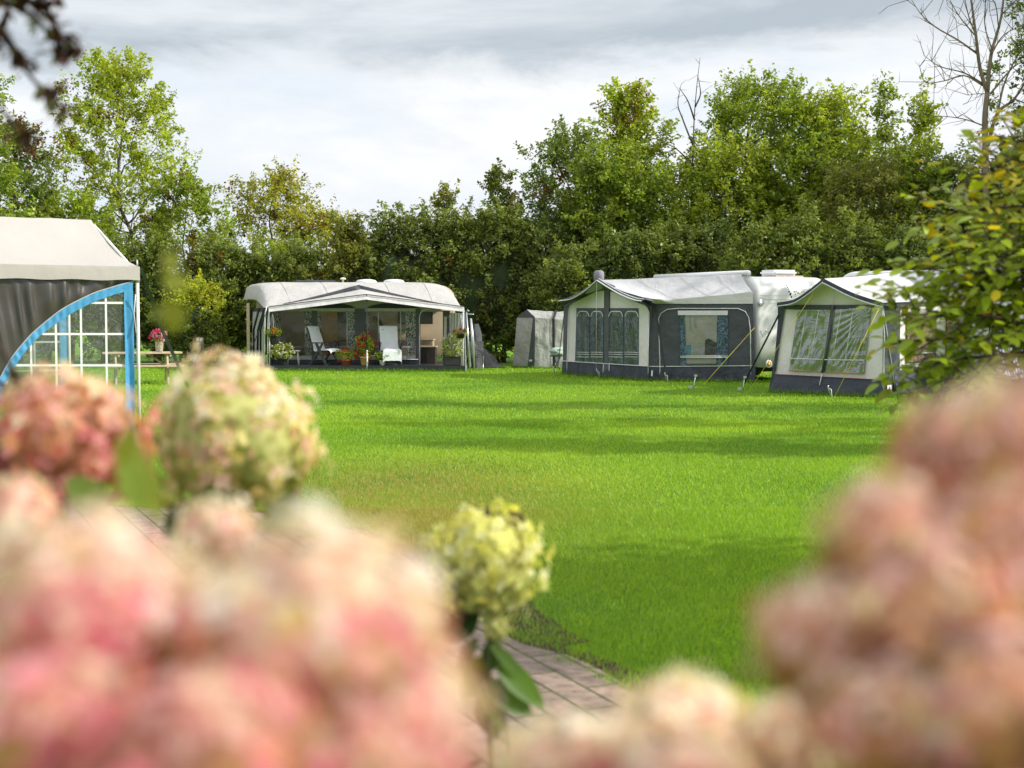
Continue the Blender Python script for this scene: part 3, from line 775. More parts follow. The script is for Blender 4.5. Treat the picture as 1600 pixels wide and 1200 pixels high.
# ---- recliners
def recliner(base,f,lab,towlab,style,grp):
    f=V(f[0],f[1],0).normalized(); s=V(-f.y,f.x,0); B=V(*base)
    w_=lambda x,y,z:B+f*x+s*y+V(0,0,z)
    t=thing('reclining_chair',lab,'chair',base,grp)
    m=MB(); m.slab([w_(-.22,-.25,.42),w_(.34,-.25,.47),w_(.34,.25,.47),w_(-.22,.25,.42)],.03); part('seat',m,M['dkplastic'],t)
    bx=-.22-.72*math.tan(math.radians(20))
    m=MB(); m.slab([w_(-.22,-.25,.43),w_(-.22,.25,.43),w_(bx,.24,1.13),w_(bx,-.24,1.13)],.03); part('backrest',m,M['dkplastic'],t)
    for y in(-.31,.31):
        m=MB(); m.box(w_(-.03,y,.66),.50,.055,.035,ax=f,ay=s,bev=.01); part('armrest',m,M['dkplastic'],t)
        m=MB(); m.slab([w_(-.12,y,.64),w_(-.02,y,.64),w_(.33,y,0),w_(.25,y,0)],.035,s); part('leg',m,M['dkplastic'],t)
        m=MB(); m.slab([w_(.20,y,.64),w_(.12,y,.64),w_(-.36,y,0),w_(-.28,y,0)],.03,s); part('leg',m,M['dkplastic'],t)
    m=MB(); m.tube([w_(-.32,-.31,.03),w_(-.32,.31,.03)],.018,6); m.tube([w_(.29,-.31,.03),w_(.29,.31,.03)],.018,6); part('stretcher',m,M['dkplastic'],t)
    # towel lies over back and seat
    m=MB(); W2=.27
    path=[w_(bx-.05,0,.95),w_(bx-.045,0,1.135),w_(bx+.02,0,1.165),w_(bx+.06,0,1.10),w_(-.20,0,.47),w_(-.15,0,.455),w_(.33,0,.50)]
    path+= [w_(.40,0,.47),w_(.42,0,.14 if style else .40)]
    pts=resample(path,30); vs=[];fs=[]
    for i,p in enumerate(pts):
        for k in range(13):
            y=(k/12*2-1)*W2*(1+.08*noise.noise(V(i*.2,0,style)))
            e=abs(k/12*2-1); drop=V(0,0,-.05*max(0,e-.8)/.2*(1 if i>16 else .2))
            vs.append(p+s*y+drop+(f*.4+V(0,0,1))*.012*noise.noise(V(i*.35,k*.5,style+3)))
    for i in range(30):
        for k in range(12): fs.append([i*13+k,i*13+k+1,(i+1)*13+k+1,(i+1)*13+k])
    m.add(vs,fs,True); org=base
    tw=single('towel',m,M['towel'],towlab,'towel',base,'white towels on the reclining chairs')
    m=MB(); lg=w_(bx+.075,-.17 if style else .15,1.04); m.box(lg,.012,.06,.025,ax=(f+V(0,0,.35)).normalized(),ay=s); part('tag',m,M['black'],tw)
q=CP.at(508,571,-.42); recliner((q.x,q.y,.165),(.86,-.5),'dark reclining chair turned sideways beneath the left half of the porch roof','white towel over the tall chair that is turned sideways',0,'reclining chairs on the awning deck')
q=CP.at(610,571,-.42); recliner((q.x,q.y,.165),(.22,-.97),'dark reclining chair facing the lawn right of the red flowers','white towel hanging down over the chair that faces the lawn',1,'reclining chairs on the awning deck')
# ---- potted plants
def leafball(name,root,c,rx,ry,rz,n,ls,pal,seed,drp=.2):
    r=np.random.default_rng(seed); d=r.standard_normal((n,3)); d/=np.linalg.norm(d,axis=1,keepdims=True)
    rad=(.35+.65*r.random(n)**.5)*(1+.25*np.sin(d[:,0]*7+seed)*np.cos(d[:,2]*6))
    C=np.array(c)+d*rad[:,None]*np.array([rx,ry,rz]); p=np.array(pal)
    col=p[r.integers(0,len(p),n)]*(.6+.8*r.random((n,1)))
    Vt,Q,K=leaf_quads(C,ls*(.6+.8*r.random(n)),col,r,.5,.5,drp); return mesh_np(name,Vt,Q,K,M['leaf'],root)
def flowerdots(name,root,c,rx,ry,rz,n,s,pal,seed):
    r=np.random.default_rng(seed); d=r.standard_normal((n,3)); d[:,1]-=.6; d[:,2]+=.2; d/=np.linalg.norm(d,axis=1,keepdims=True)
    cen=np.array(c)+d*(.85+.3*r.random((n,1)))*np.array([rx,ry,rz]); k=6
    C=np.repeat(cen,k,0)+r.standard_normal((n*k,3))*s*.35; p=np.array(pal)
    col=np.repeat(p[r.integers(0,len(p),n)],k,0)*(.65+.6*r.random((n*k,1)))
    Vt,Q,K=leaf_quads(C,s*(.6+.6*r.random(n*k)),col,r,.2,.8); return mesh_np(name,Vt,Q,K,M['leaf'],root)
def pot(root,c,r,h,mat,kind='round'):
    m=MB()
    if kind=='round': m.lathe([(r*.62,0),(r*.7,h*.1),(r*.95,h*.82),(r*1.04,h*.84),(r*1.04,h),(r*.93,h),(r*.9,h*.9),(0,h*.9)],c,20)
    else: m.box(V(*c)+V(0,0,h/2),r*2,r*1.3,h,bev=.02); m.box(V(*c)+V(0,0,h+.01),r*2.06,r*1.36,.03,bev=.008)
    return part('pot',m,mat,root)
def potted(label,base,r,h,mat,kind,foli,pal,n,ls,blooms=None,seed=1,cat='potted plant',name='potted_plant'):
    t=thing(name,label,cat,base); pot(t,base,r,h,mat,kind)
    c=V(*base)+V(0,0,h+foli[2]*.75); leafball('foliage',t,c,*foli,n,ls,pal,seed)
    m=MB(); rr=random.Random(seed)
    for i in range(7): m.tube([V(*base)+V(rr.uniform(-.3,.3)*r,rr.uniform(-.3,.3)*r,h*.85),c+V(rr.uniform(-.5,.5)*foli[0],rr.uniform(-.5,.5)*foli[1],rr.uniform(-.2,.5)*foli[2])],.006,4)
    part('stem',m,M['stem'],t)
    if blooms: flowerdots('blossom',t,c,*foli,blooms[0],blooms[1],blooms[2],seed+5)
    return t
RED=[(.55,.015,.02),(.42,.01,.015),(.65,.04,.03)]; WHT=[(.75,.75,.68),(.65,.66,.55)]; PNK=[(.65,.06,.25),(.7,.2,.4),(.75,.5,.6)]
def onD(px,off): q=CP.at(px,571,off); return (q.x,q.y,.165)
potted('tall bushy plant covered in red flowers in an orange clay pot beside the porch pole',onD(570,-.15),.155,.26,M['orangepot'],'round',(.31,.22,.40),PAL['mid'],900,.07,(30,.075,RED),3)
potted('low red bowl of yellow-green leaves with one red bloom cluster',onD(541,-.12),.18,.17,M['redbowl'],'round',(.34,.2,.19),PAL['bright']+PAL['yellow'],520,.06,(7,.08,RED),4)
potted('small white pot with spreading pale leaves left of the facing chair',onD(597.5,-.1),.10,.15,M['whitepot'],'round',(.27,.18,.16),PAL['mid']+[(.3,.36,.2)],380,.07,None,5)
potted('big bush with small white blooms in a dark square planter at the right awning corner',onD(707,-.15),.24,.24,M['darkpot'],'box',(.35,.26,.40),PAL['bright']+[(.22,.27,.12)],1100,.06,(70,.045,WHT),6)
potted('white flowering plant by the left corner pole of the left awning',onD(441,-.1),.17,.22,M['darkpot'],'round',(.36,.24,.26),PAL['bright'],700,.06,(60,.05,WHT),7)
def basket(label,px,py,ptop,pal,fl,seed):
    c=CP.at(px,py,.02); t=thing('hanging_basket',label,'flower basket',(c.x,c.y,c.z-.16)); top=CP.at(px,ptop,.02)
    m=MB(); m.lathe([(.04,-.15),(.09,-.13),(.14,-.04),(.15,.0),(.13,0),(0,-.02)],c,16); part('basket',m,M['black'],t)
    m=MB()
    for k in range(4):
        w=k*math.pi/2+.5; m.tube([c+V(.14*math.cos(w),.14*math.sin(w),0),top],.005,4)
    part('cord',m,M['piping'],t)
    leafball('foliage',t,c+V(0,0,.03),.26,.2,.14,420,.06,pal,seed,.5); flowerdots('blossom',t,c+V(0,0,.05),.24,.18,.13,14,.06,fl,seed+2)
basket('hanging basket on white cords at the left corner pole of the left awning',426.5,521,490,PAL['mid'],[(.5,.12,.05),(.6,.5,.1)],31)
basket('hanging flower basket with pink blooms at the right corner of the left awning',720,521,491,PAL['bright']+PAL['yellow'],[(.45,.06,.2),(.35,.05,.25)],32)
# small side table and lantern left
q=onD(458,-.35); st=thing('side_table','small white topped side table beside the sideways chair','side table',q); B=V(*q)
m=MB(); m.box(B+V(0,0,.42),.42,.3,.03,bev=.01); part('table_top',m,M['canvas_pale'],st)
for i in(-1,1):
    for j in(-1,1):
        m=MB(); m.tube([B+V(.17*i,.11*j,0),B+V(.14*i,.09*j,.41)],.011,6); part('leg',m,M['whitepole'],st)
# things to the right of the awning
q=P(733,580,41.2); dr=thing('clothes_airer','slim metal rotary clothes airer folded beside the right awning pole','clothes airer',(q.x,q.y,0)); B=V(q.x,q.y,0)
m=MB(); m.tube([B+V(.02,0,0),B+V(-.07,.05,1.72)],.022,7); part('mast',m,M['silver'],dr)
m=MB(); m.tube([B+V(-.07,.05,1.72),B+V(-.04,.05,1.80),B+V(.0,.05,1.74)],.018,6); m.tube([B+V(-.08,.05,1.68),B+V(.14,.0,1.66)],.014,6); part('arm',m,M['silver'],dr)
m=MB(); m.tube([B+V(.05,.1,1.55),B+V(.10,.1,.9),B+V(.15,.1,.05)],[.03,.05,.02],7); part('folded_line',m,M['pole'],dr)
q=P(742,575,44); m=MB(); m.loft(smoothline([V(q.x-.22,q.y,0),V(q.x-.2,q.y,.6),V(q.x-.15,q.y,1.35)],5),smoothline([V(q.x+.25,q.y,0),V(q.x+.22,q.y,.7),V(q.x+.12,q.y,1.38)],5),14,8,lambda u,v:V(0,-.25*math.sin(math.pi*v)+.02*math.sin(v*30),0)); m.blob((q.x,q.y+.1,.7),.24,.2,.7,.1,2,3); single('covered_barbecue',m,M['char'],'tall object under a black cover right of the left awning','cover',(q.x,q.y,0))
q=P(765,572,44.5); m=MB(); m.grid(lambda u,v:V(q.x-.5+1.0*u,q.y-.45+.9*v,max(.04,(.74-1.4*abs(u-.33)**1.1)*math.sin(math.pi*min(1,max(0,v)))**.55*(.82+.3*noise.noise(V(u*5,v*4,2)))+.08*noise.noise(V(u*12,v*9,4)))),34,22); single('tarpaulin',m,M['tarp'],'grey tarpaulin slumped over gear beside the hedge right of the left awning','tarpaulin',(q.x,q.y,0))
q=P(742,578,42.6); cc=thing('folding_chair','low grey folding chair right of the left awning in front of the black cover','chair',(q.x,q.y,0)); B=V(q.x,q.y,0)
m=MB(); m.slab([B+V(-.25,-.2,.4),B+V(.25,-.2,.4),B+V(.25,.25,.38),B+V(-.25,.25,.38)],.02); part('seat',m,M['tarp'],cc)
for i in(-1,1):
    m=MB(); m.tube([B+V(.25*i,-.2,0),B+V(.25*i,.25,.4)],.013,5); part('leg',m,M['silver'],cc)
    m=MB(); m.tube([B+V(.25*i,.3,0),B+V(.25*i,-.2,.41)],.013,5); part('leg',m,M['silver'],cc)
m=MB(); m.slab([B+V(-.25,.25,.42),B+V(.25,.25,.42),B+V(.25,.38,.85),B+V(-.25,.38,.85)],.02); part('backrest',m,M['tarp'],cc)

# ================================================================ small storage tent
z3=zm(795,470,6.53)
TF=Plane((.02,44.7),(.67,43.8)); Cn=V(.67,43.8,0)
TS=Plane((.67,43.8),(1.95,44.0))
tt=thing('storage_tent','small grey utility tent with dark charcoal edges left of the grey awning','tent',(.9,44.4,0))
m=MB(); pol(m,TF,z3,[(84,170),(252,172),(200,690),(40,682)],0); part('front_panel',m,M['canvas_grey'],tt)
m=MB(); pol(m,TF,z3,[(84,170),(92,158),(186,88),(256,164),(252,172)],.012); part('gable',m,M['char'],tt)
m=MB(); pol(m,TF,z3,[(246,172),(268,176),(262,694),(190,692)],.02); part('corner_band',m,M['char'],tt)
m=MB(); pk=TF.at(*z3(186,88),.02); ev=TS.at(*z3(266,170),.0); bk1=pk+V(1.75,.25,-.06); bk2=TS.at(*z3(640,200),.0)
m.loft([pk,bk1],[ev,bk2],24,10,lambda u,v:V(0,0,.05*noise.noise(V(u*5,v*3,1))-.03*math.sin(math.pi*u))); part('roof',m,M['canvas_grey'],tt)
m=MB(); m.loft([ev,bk2],[TS.at(*z3(262,692),0),TS.at(*z3(640,690),0)],24,12,lambda u,v:V(0,.05*noise.noise(V(u*4+v*3,v*2-u*3,5))*2*math.sin(math.pi*v),0)); part('side_wall',m,M['canvas_grey'],tt)
m=MB(); g0=pk.lerp(bk1,.52)+V(0,-.02,.02); g1=ev.lerp(bk2,.50)+V(0,-.03,.01); g2=TS.at(*z3(460,690),.03); m.strip([g0,g1,g2],.075,V(1,.1,0)); part('seam_band',m,M['black'],tt)
m=MB(); pol(m,TF,z3,[(207,600),(238,600),(236,618),(207,618)],.03); part('label_patch',m,M['piping'],tt)
m=MB(); m.loft([TF.at(*z3(40,682),.01),TF.at(*z3(200,690),.01)],[TF.at(*z3(38,702),.03),TF.at(*z3(198,706),.03)],6,1); part('mud_flap',m,M['black'],tt)
q=G(868,579); q=P(870,577,42.0); ct=thing('camping_table','small dark camping table with pale green cloth between the storage tent and the awning','table',(q.x,q.y,0)); B=V(q.x,q.y,0); zt=P(870,556,42).z
m=MB(); m.box(B+V(0,0,zt),.42,.4,.03,bev=.008); part('table_top',m,M['dkplastic'],ct)
for i in(-1,1):
    m=MB(); m.tube([B+V(.10*i,-.1,0),B+V(-.12*i,.1,zt)],.016,5); part('leg',m,M['dkplastic'],ct)
m=MB(); m.blob(B+V(0,0,zt+.13),.20,.17,.14,.35,3,4); single('cloth_bundle',m,M['green_pale'],'crumpled pale green cloth lying on the small dark camping table','cloth',(q.x,q.y,zt))

# ================================================================ middle awning and its caravan
z2=zm(780,400,3.81)
MA=V(1.39,39.4,0); MC=V(3.40,35.5,0); MD=V(5.94,34.75,0)
FP=Plane(MA,MC); SP_=Plane(MC,MD); dax=(MA-MC).normalized()
ma=thing('caravan_awning','charcoal and white awning with arched four-part window and gabled porch in the middle','awning',(3.4,37,0))
m=MB(); pol(m,FP,z2,[(384,290),(420,255),(585,185),(660,190),(860,258),(905,270),(892,700),(378,640)],-.02,.02); part('front_wall',m,M['char_mid'],ma)
m=MB(); pol(m,FP,z2,[(405,628),(412,330),(420,300),(436,285),(585,212),(622,205),(622,636)],.006,.008); part('front_panel',m,M['canvas_pale'],ma)
m=MB(); pol(m,FP,z2,[(650,637),(650,208),(700,222),(860,288),(882,310),(893,345),(887,655)],.006,.008); part('front_panel',m,M['canvas_pale'],ma)
for (xa,xb,ya,yb,wins) in((459,623,310,642,((463,536),(546,618))),(645,829,310,648,((651,736),(748,827)))):
    m=MB(); pol(m,FP,z2,[(xa,ya),(xb,ya),(xb,yb),(xa-8 if xa<500 else xa-2,yb-4)],.012,.008); wb=part('window_frame',m,M['char_mid'],ma)
    for (x0,x1) in wins:
        arch=[(x0,yb-6),(x0,362),(x0+8,340),(x0+20,331),(x1-20,331),(x1-8,340),(x1,362),(x1,yb-3)]
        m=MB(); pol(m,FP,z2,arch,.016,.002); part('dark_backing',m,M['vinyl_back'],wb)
        m=MB(); pol(m,FP,z2,arch,.032,.002); part('pane',m,M['vinyl'],wb)
        m=MB(); m.tube(smoothline([FP.at(*z2(*q),.036) for q in arch[1:-1]],4),.016,5)
        for yy in(572,584,600): m.tube([FP.at(*z2(x0,yy),.038),FP.at(*z2(x1,yy+2),.038)],.010,4)
        part('glazing_bar',m,M['piping'],wb)
    x0=wins[0][0]; x1=wins[-1][1]
    for cx0,cx1 in((wins[0][0],wins[0][0]+24),(wins[0][1]-26,wins[0][1]),(wins[1][0],wins[1][0]+22),(wins[1][1]-24,wins[1][1])):
        m=MB(); sheetq(m,FP,z2,(cx0,340),(cx1,340),(cx1,yb-8),(cx0,yb-8),.024,14,6,0,cx0*.1,.004,1.5); part('curtain',m,M['curt_blue'],wb)
m=MB(); pol(m,FP,z2,[(624,200),(608,190),(640,186),(672,192),(654,214),(650,640),(652,742),(620,740),(624,636)],.040,.012); part('centre_post',m,M['char_mid'],ma)
m=MB()
for pts in(((376,625),(622,640),(887,656)),((887,345),(888,748)),((412,330),(404,625),(404,712)),((621,640),(618,738)),((655,642),(655,742)),((412,330),(420,298),(438,282),(585,211)),((893,345),(880,308),(858,287))): line(m,FP,z2,pts,.035,.013)
part('piping',m,M['piping'],ma)
m=MB(); a=[FP.at(*z2(x,y),.02) for x,y in((376,626),(622,641),(890,657))]; b=[FP.at(*z2(x,y),.07) for x,y in((372,708),(622,730),(890,751))]
m.loft(a,b,60,6,lambda u,v:FP.n*(.018*math.sin(u*60+3*noise.noise(V(u*9,0,0)))*v)); part('skirt',m,M['navy'],ma)
# corner panel and side wall
m=MB(); pol(m,SP_,z2,[(890,268),(928,284),(1508,284),(1524,660),(960,660),(890,657)],0,.02); part('side_wall',m,M['char'],ma)
m=MB(); a=[SP_.at(*z2(x,y),.02) for x,y in((888,657),(960,658),(1526,652))]; b=[SP_.at(*z2(x,y),.07) for x,y in((886,748),(960,752),(1528,753))]
m.loft(a,b,60,6,lambda u,v:SP_.n*(.02*math.sin(u*50+3*noise.noise(V(u*9,4,0)))*v)); part('skirt',m,M['navy'],ma)
m=MB()
for pts in(((955,752),(958,660),(948,372),(962,340),(1000,318),(1060,312),(1420,313),(1462,330),(1484,365),(1494,440),(1500,752)),((890,657),(960,658),(1520,653))): m.tube([SP_.at(*z2(*q),.028) for q in pts],.012,5)
part('piping',m,M['piping'],ma)
m=MB(); pol(m,SP_,z2,[(1075,350),(1362,350),(1364,655),(1078,655)],.008,.004); wb=part('window_frame',m,M['navy'],ma)
m=MB(); pol(m,SP_,z2,[(1100,352),(1298,352),(1296,640),(1106,640)],.014,.004); part('room_view',m,M['room'],wb,'beige room seen through the window')
m=MB(); sheetq(m,SP_,z2,(1076,352),(1104,352),(1116,655),(1080,655),.024,18,8,0,2,.008,2); part('curtain',m,M['curt_blue'],wb)
m=MB(); sheetq(m,SP_,z2,(1295,352),(1360,352),(1362,655),(1292,655),.024,26,8,0,4,.008,3); part('curtain',m,M['curt_blue'],wb)
m=MB(); pol(m,SP_,z2,[(1108,530),(1142,528),(1142,586),(1108,588)],.020,.004); part('cushion',m,M['cushion'],wb)
m=MB(); pol(m,SP_,z2,[(1150,588),(1158,535),(1190,512),(1235,520),(1240,588)],.019,.003); part('cushion',m,M['shade_grey'],wb)
m=MB(); pol(m,SP_,z2,[(1222,588),(1226,500),(1246,490),(1296,518),(1296,588)],.022,.003); part('cushion',m,M['cushion_dark'],wb)
m=MB(); pol(m,SP_,z2,[(1132,440),(1128,360),(1140,360),(1144,440)],.018,.002); pol(m,SP_,z2,[(1158,430),(1158,356),(1174,356),(1172,430)],.018,.002); part('wall_fitting',m,M['shade_grey'],wb)
m=MB(); sheetq(m,SP_,z2,(1076,350),(1362,350),(1364,655),(1078,655),.042,16,16,.012,3); part('pane',m,M['vinyl'],wb)
for yy in(596,604):
    m=MB(); m.tube([SP_.at(*z2(1078,yy),.06),SP_.at(*z2(1362,yy),.06)],.013,4); part('glazing_bar',m,M['piping'],wb)
m=MB(); sheetq(m,SP_,z2,(1062,325),(1360,325),(1358,352),(1064,352),.05,14,4,.0,1,.012,6); part('blind',m,M['canvas_light'],wb)
m=MB(); pol(m,SP_,z2,[(906,682),(916,680),(914,716),(904,714)],.085,.004); part('label_patch',m,M['piping'],ma)
# roof
pk=FP.at(*z2(582,146),.42); CD=dax   # caravan long axis runs away from us
rail_f=V(5.80,35.0,2.62); rail_b=rail_f+CD*4.6
evR=FP.at(*z2(905,256),.25); evR2=SP_.at(*z2(928,284),.04); evB=SP_.at(*z2(1508,284),.03)
ridge_b=V(6.0,35.3,2.66)
mid=FP.at(*z2(640,143),-.1)
m=MB(); top=[pk,rail_f+V(-.14,.25,.03)]; low=[evR,SP_.at(*z2(1000,262),.06),SP_.at(*z2(1507,216),.06)]
m.loft(top,low,30,14,lambda u,v:V(0,0,-.05*math.sin(math.pi*v)*(1-u*.4)+.012*noise.noise(V(u*6,v*4,0))))
m.loft([pk,rail_f+V(-.14,.25,.03)],[FP.at(*z2(352,268),.42),rail_b],16,10,lambda u,v:V(0,0,-.06*math.sin(math.pi*v)))
part('roof',m,M['roof_white'],ma)
m=MB(); m.loft([evR,SP_.at(*z2(1000,262),.065),SP_.at(*z2(1507,216),.065)],[evR2+V(0,0,.0),SP_.at(*z2(1200,285),.04),evB],20,5); part('roof_side',m,M['canvas_light'],ma)
m=MB()
A_=resample(top,20); B_=resample(low,20)
for k in (6,12,17): m.tube([A_[k].lerp(B_[k],t/8)+V(0,-.004,-.05*math.sin(math.pi*t/8)*(1-k/20*.4)+.012) for t in range(9)],.004,4)
part('roof_seam',m,M['canvas_light'],ma)
# porch canopy: dark with white piped edge
oL=smoothline([FP.at(*z2(x,y),.45) for x,y in((350,268),(425,256),(500,214),(555,168),(580,146))],6)
oR=smoothline([FP.at(*z2(x,y),.45) for x,y in((580,146),(650,190),(720,230),(800,262),(845,268))],6)
iL=smoothline([FP.at(*z2(x,y),.0) for x,y in((372,300),(436,270),(520,228),(570,196),(590,184))],6)
iR=smoothline([FP.at(*z2(x,y),.0) for x,y in((590,184),(660,208),(740,245),(840,285),(905,300))],6)
m=MB(); m.loft(oL,iL,24,5); m.loft(oR,iR,24,5); part('porch_underside',m,M['char'],ma)
m=MB(); bR=smoothline([FP.at(*z2(x,y),.22) for x,y in((625,143),(700,178),(770,218),(850,246),(908,256))],6)
m.loft(oR,bR,24,4,lambda u,v:V(0,0,.02*math.sin(math.pi*v)))
bL=smoothline([FP.at(*z2(x,y),.15) for x,y in((362,262),(430,248),(500,206),(556,160),(584,142))],6); m.loft(oL,bL,24,3)
part('porch_roof',m,M['char'],ma)
m=MB(); m.tube(oL,.016,5); m.tube(oR,.018,5); m.tube([p+V(.05,.05,.05) for p in oR],.012,5); part('porch_piping',m,M['piping'],ma)
m=MB(); c=FP.at(*z2(592,120),.2); m.lathe([(.13,-.2),(.14,.02),(.13,.10),(.09,.14),(0,.15)],c+V(0,0,0),14); m2=part('ridge_cap',m,M['purplegrey'],ma)
m=MB(); m.tube([FP.at(*z2(578,160),.44),FP.at(*z2(577,680),.52)],.006,4); part('front_cord',m,M['piping'],ma)
for a0,o0,a1,o1,mt in(((925,285),.08,(992,690),.55,'black'),((388,330),.1,(350,650),.7,'black')):
    m=MB(); pl=SP_ if a0[0]>900 else FP
    m.strip([pl.at(*z2(*a0),o0),pl.at(*z2(*a1),o1)],.05,pl.d); part('guy_strap',m,M[mt],ma)
m=MB(); m.tube([SP_.at(*z2(1520,425),.1),SP_.at(*z2(1175,815),2.2)],.006,4); part('guy_rope',m,M['rope'],ma)

# ---- caravan behind it
CW=V(-dax.y,dax.x,0); CW=CW if CW.x>0 else -CW
c2=thing('touring_caravan','white caravan with a black twig motif beside the charcoal awning','caravan',(8,38,0))
N=V(6.02,34.9,0)
part('body',caravan_body(N,CD,CW,5.6,2.25,.36,2.60,.42,.5),M['white_shell'],c2)
EP=Plane(N,N+CW*2.25)
m=MB(); m.box(N+CD*2.6+CW*1.12+V(0,0,.31),4.6,1.9,.14,ax=CD,ay=CW); part('chassis',m,M['black'],c2)
for s in(.15,2.1):
    m=MB(); m.lathe([(0,-.09),(.27,-.09),(.32,-.05),(.32,.05),(.27,.09),(0,.09)],N+CD*2.9+CW*s+V(0,0,.32),18,az=CW); part('wheel',m,M['black'],c2)
# seams, badge, lamp, decal on the end panel
m=MB()
for yy in(462,468): m.tube([EP.at(1186,yy,.05),EP.at(1290,yy+1,.05)],.006,4)
part('panel_seam',m,pbr('seam_grey',(.45,.45,.44),.5),c2)
m=MB(); c=EP.at(1188,473,.05); m.lathe([(.09,0),(.09,.012),(.06,.02),(0,.02)],c,16,az=EP.n); bdg=part('badge',m,M['silver'],c2)
c=EP.at(1201,568.5,.04); m=MB(); m.lathe([(.10,0),(.10,.015),(.07,.025),(0,.025)],c,18,az=EP.n); lm=part('marker_lamp',m,M['whitepole'],c2)
m=MB(); m.lathe([(.065,.026),(.06,.035),(0,.036)],c,16,az=EP.n); part('lens',m,pbr('amber_lens',(.45,.25,.04),.3),lm)
m=MB(); rr=random.Random(4)
for x,y,s in((1228,446,1.6),(1229.5,449,2),(1231,452,1.4),(1232,456,3),(1234,460,3.4),(1236,464,2.6),(1235,458,2),(1240,456,2.4),(1242,460,1.8),(1243,456,2),(1246,458,2.2),(1249,459,1.6),(1252,457,1.8),(1255,456,1.4)):
    k=[]
    for i in range(7):
        w=i/7*6.283; k.append(EP.at(x+s*.55*math.cos(w)*rr.uniform(.6,1.1),y+s*.75*math.sin(w)*rr.uniform(.7,1.1),.035 if y>461 else .012))
    m.slab(k,.003,EP.n)
part('twig_motif',m,M['black'],c2)
m=MB(); m.tube([EP.at(*q,.05) for q in((1196,512),(1197,518),(1199,521),(1203,513))],.012,5); part('grab_handle',m,M['silver'],c2)
a=rail_f+V(.05,.25,.06); m=MB(); m.tube([a,a+CD*4.2],.075,10); part('roof_roll',m,M['white_shell'],c2)
m=MB(); c=V(6.9,36.4,2.66); m.box(c+V(-.1,0,.06),.75,.62,.14,ax=CW,ay=CD,bev=.05); part('roof_hatch',m,M['translucent_dome'],c2)
m=MB(); c=N+CW*1.45+CD*.9+V(0,0,2.62); m.box(c,.9,.6,.05,ax=CW,ay=CD,bev=.015); part('roof_panel',m,pbr('pinkish_panel',(.5,.40,.36),.5),c2)
# ================================================================ right awning
z4=zm(1160,390,3.636)
RA=V(5.52,30.3,0); RB=V(7.40,28.4,0); RI=V(.69,.72,0).normalized(); RC=RB+RI*4.4
RP=Plane(RA,RB); RS=Plane(RB,RC)
ra=thing('caravan_awning','cream and navy awning with big creased clear windows at the right','awning',(7.5,30.5,0))
m=MB(); sheetq(m,RP,z4,(300,312),(705,312),(700,330),(300,330),-.03,4,2); 
pol(m,RP,z4,[(235,318),(310,300),(450,200),(500,195),(705,305),(792,310),(800,320),(806,738),(190,707)],-.03,.012); part('front_wall',m,M['canvas_pale'],ra)
m=MB(); pol(m,RP,z4,[(238,322),(300,314),(745,314),(742,338),(700,340),(312,342),(236,338)],.004,.008); part('header_band',m,M['char'],ra)
for (a,b,c,d) in(((313,342),(497,342),(456,694),(264,686)),((519,342),(728,326),(692,704),(464,695))):
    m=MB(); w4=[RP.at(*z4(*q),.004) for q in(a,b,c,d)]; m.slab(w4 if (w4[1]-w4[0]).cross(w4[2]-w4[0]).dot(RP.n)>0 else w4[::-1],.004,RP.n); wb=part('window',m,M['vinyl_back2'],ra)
    tl,tr,br,bl=[RP.at(*z4(*q),.02) for q in(a,b,c,d)]
    big=a[0]>500
    def wr(u,v):
        if big:  # creases fan out from the upper right corner
            dx=1-u; dy=v; ang=math.atan2(dy,dx+1e-6); rad=math.hypot(dx,dy)
            k=.026*math.sin(ang*44+3*noise.noise(V(ang*3,rad,1)))*math.exp(-rad*1.5)*min(1,rad*5)
            k+=.012*noise.noise(V(u*7,v*7,3))
        else: k=.012*noise.noise(V(u*2.5+v*2,v*5-u*2,2))+.006*math.sin((u+v*.7)*24)*(1-u)
        return RP.n*(k*min(1,8*u,8*(1-u),8*v,8*(1-v)))
    m=MB(); m.loft([tl,tr],[bl,br],56,56,wr); part('pane',m,M['vinyl_wr'],wb)
    m=MB(); m.tube([bl.lerp(tl,.20)+RP.n*.05,br.lerp(tr,.20)+RP.n*.05],.012,4)
    for t in((.22,.6) if not big else (.15,.48)): m.tube([bl.lerp(br,t)-RP.n*.012,tl.lerp(tr,t+.04)-RP.n*.012],.016,4)
    part('glazing_bar',m,M['piping'],wb)
    m=MB(); m.tube([bl+RP.n*.02,br+RP.n*.02],.010,4); part('sill_piping',m,pbr('orange_piping',(.5,.25,.06),.5),wb)
m=MB(); m.tube([RP.at(*z4(*q),.05) for q in((512,318),(490,500),(455,700))],.026,7); part('window_pole',m,M['char_mid'],ra)
m=MB(); m.tube([RP.at(*z4(*q),.055) for q in((455,700),(440,770),(428,800),(400,812))],.010,5); m.tube([RP.at(*z4(*q),.02) for q in((512,205),(512,318))],.006,4); m.tube([RP.at(*z4(*q),.08) for q in((158,797),(450,822),(800,838))],.011,5); m.tube([RP.at(*z4(*q),.05) for q in((788,300),(806,480),(800,838))],.010,5); part('piping',m,M['piping'],ra)
m=MB(); m.tube([RP.at(*z4(*q),.03) for q in((190,708),(500,724),(800,740))],.007,4); part('red_piping',m,M['redpipe'],ra)
m=MB(); a=[RP.at(*z4(x,y),.0) for x,y in((188,706),(500,724),(802,740))]; b=[RP.at(*z4(x,y),.14) for x,y in((150,812),(450,838),(802,848))]
m.loft(a,b,60,8,lambda u,v:RP.n*(.03*noise.noise(V(u*14,v*2,0))*v)+V(0,0,.012*math.sin(u*90)*max(0,v-.8)*5)); part('skirt',m,M['navy'],ra)
m=MB(); pol(m,RP,z4,[(198,318),(242,318),(236,345),(190,690),(165,808),(150,815),(185,600),(200,400)],.01,.008); part('edge_band',m,M['navy'],ra)
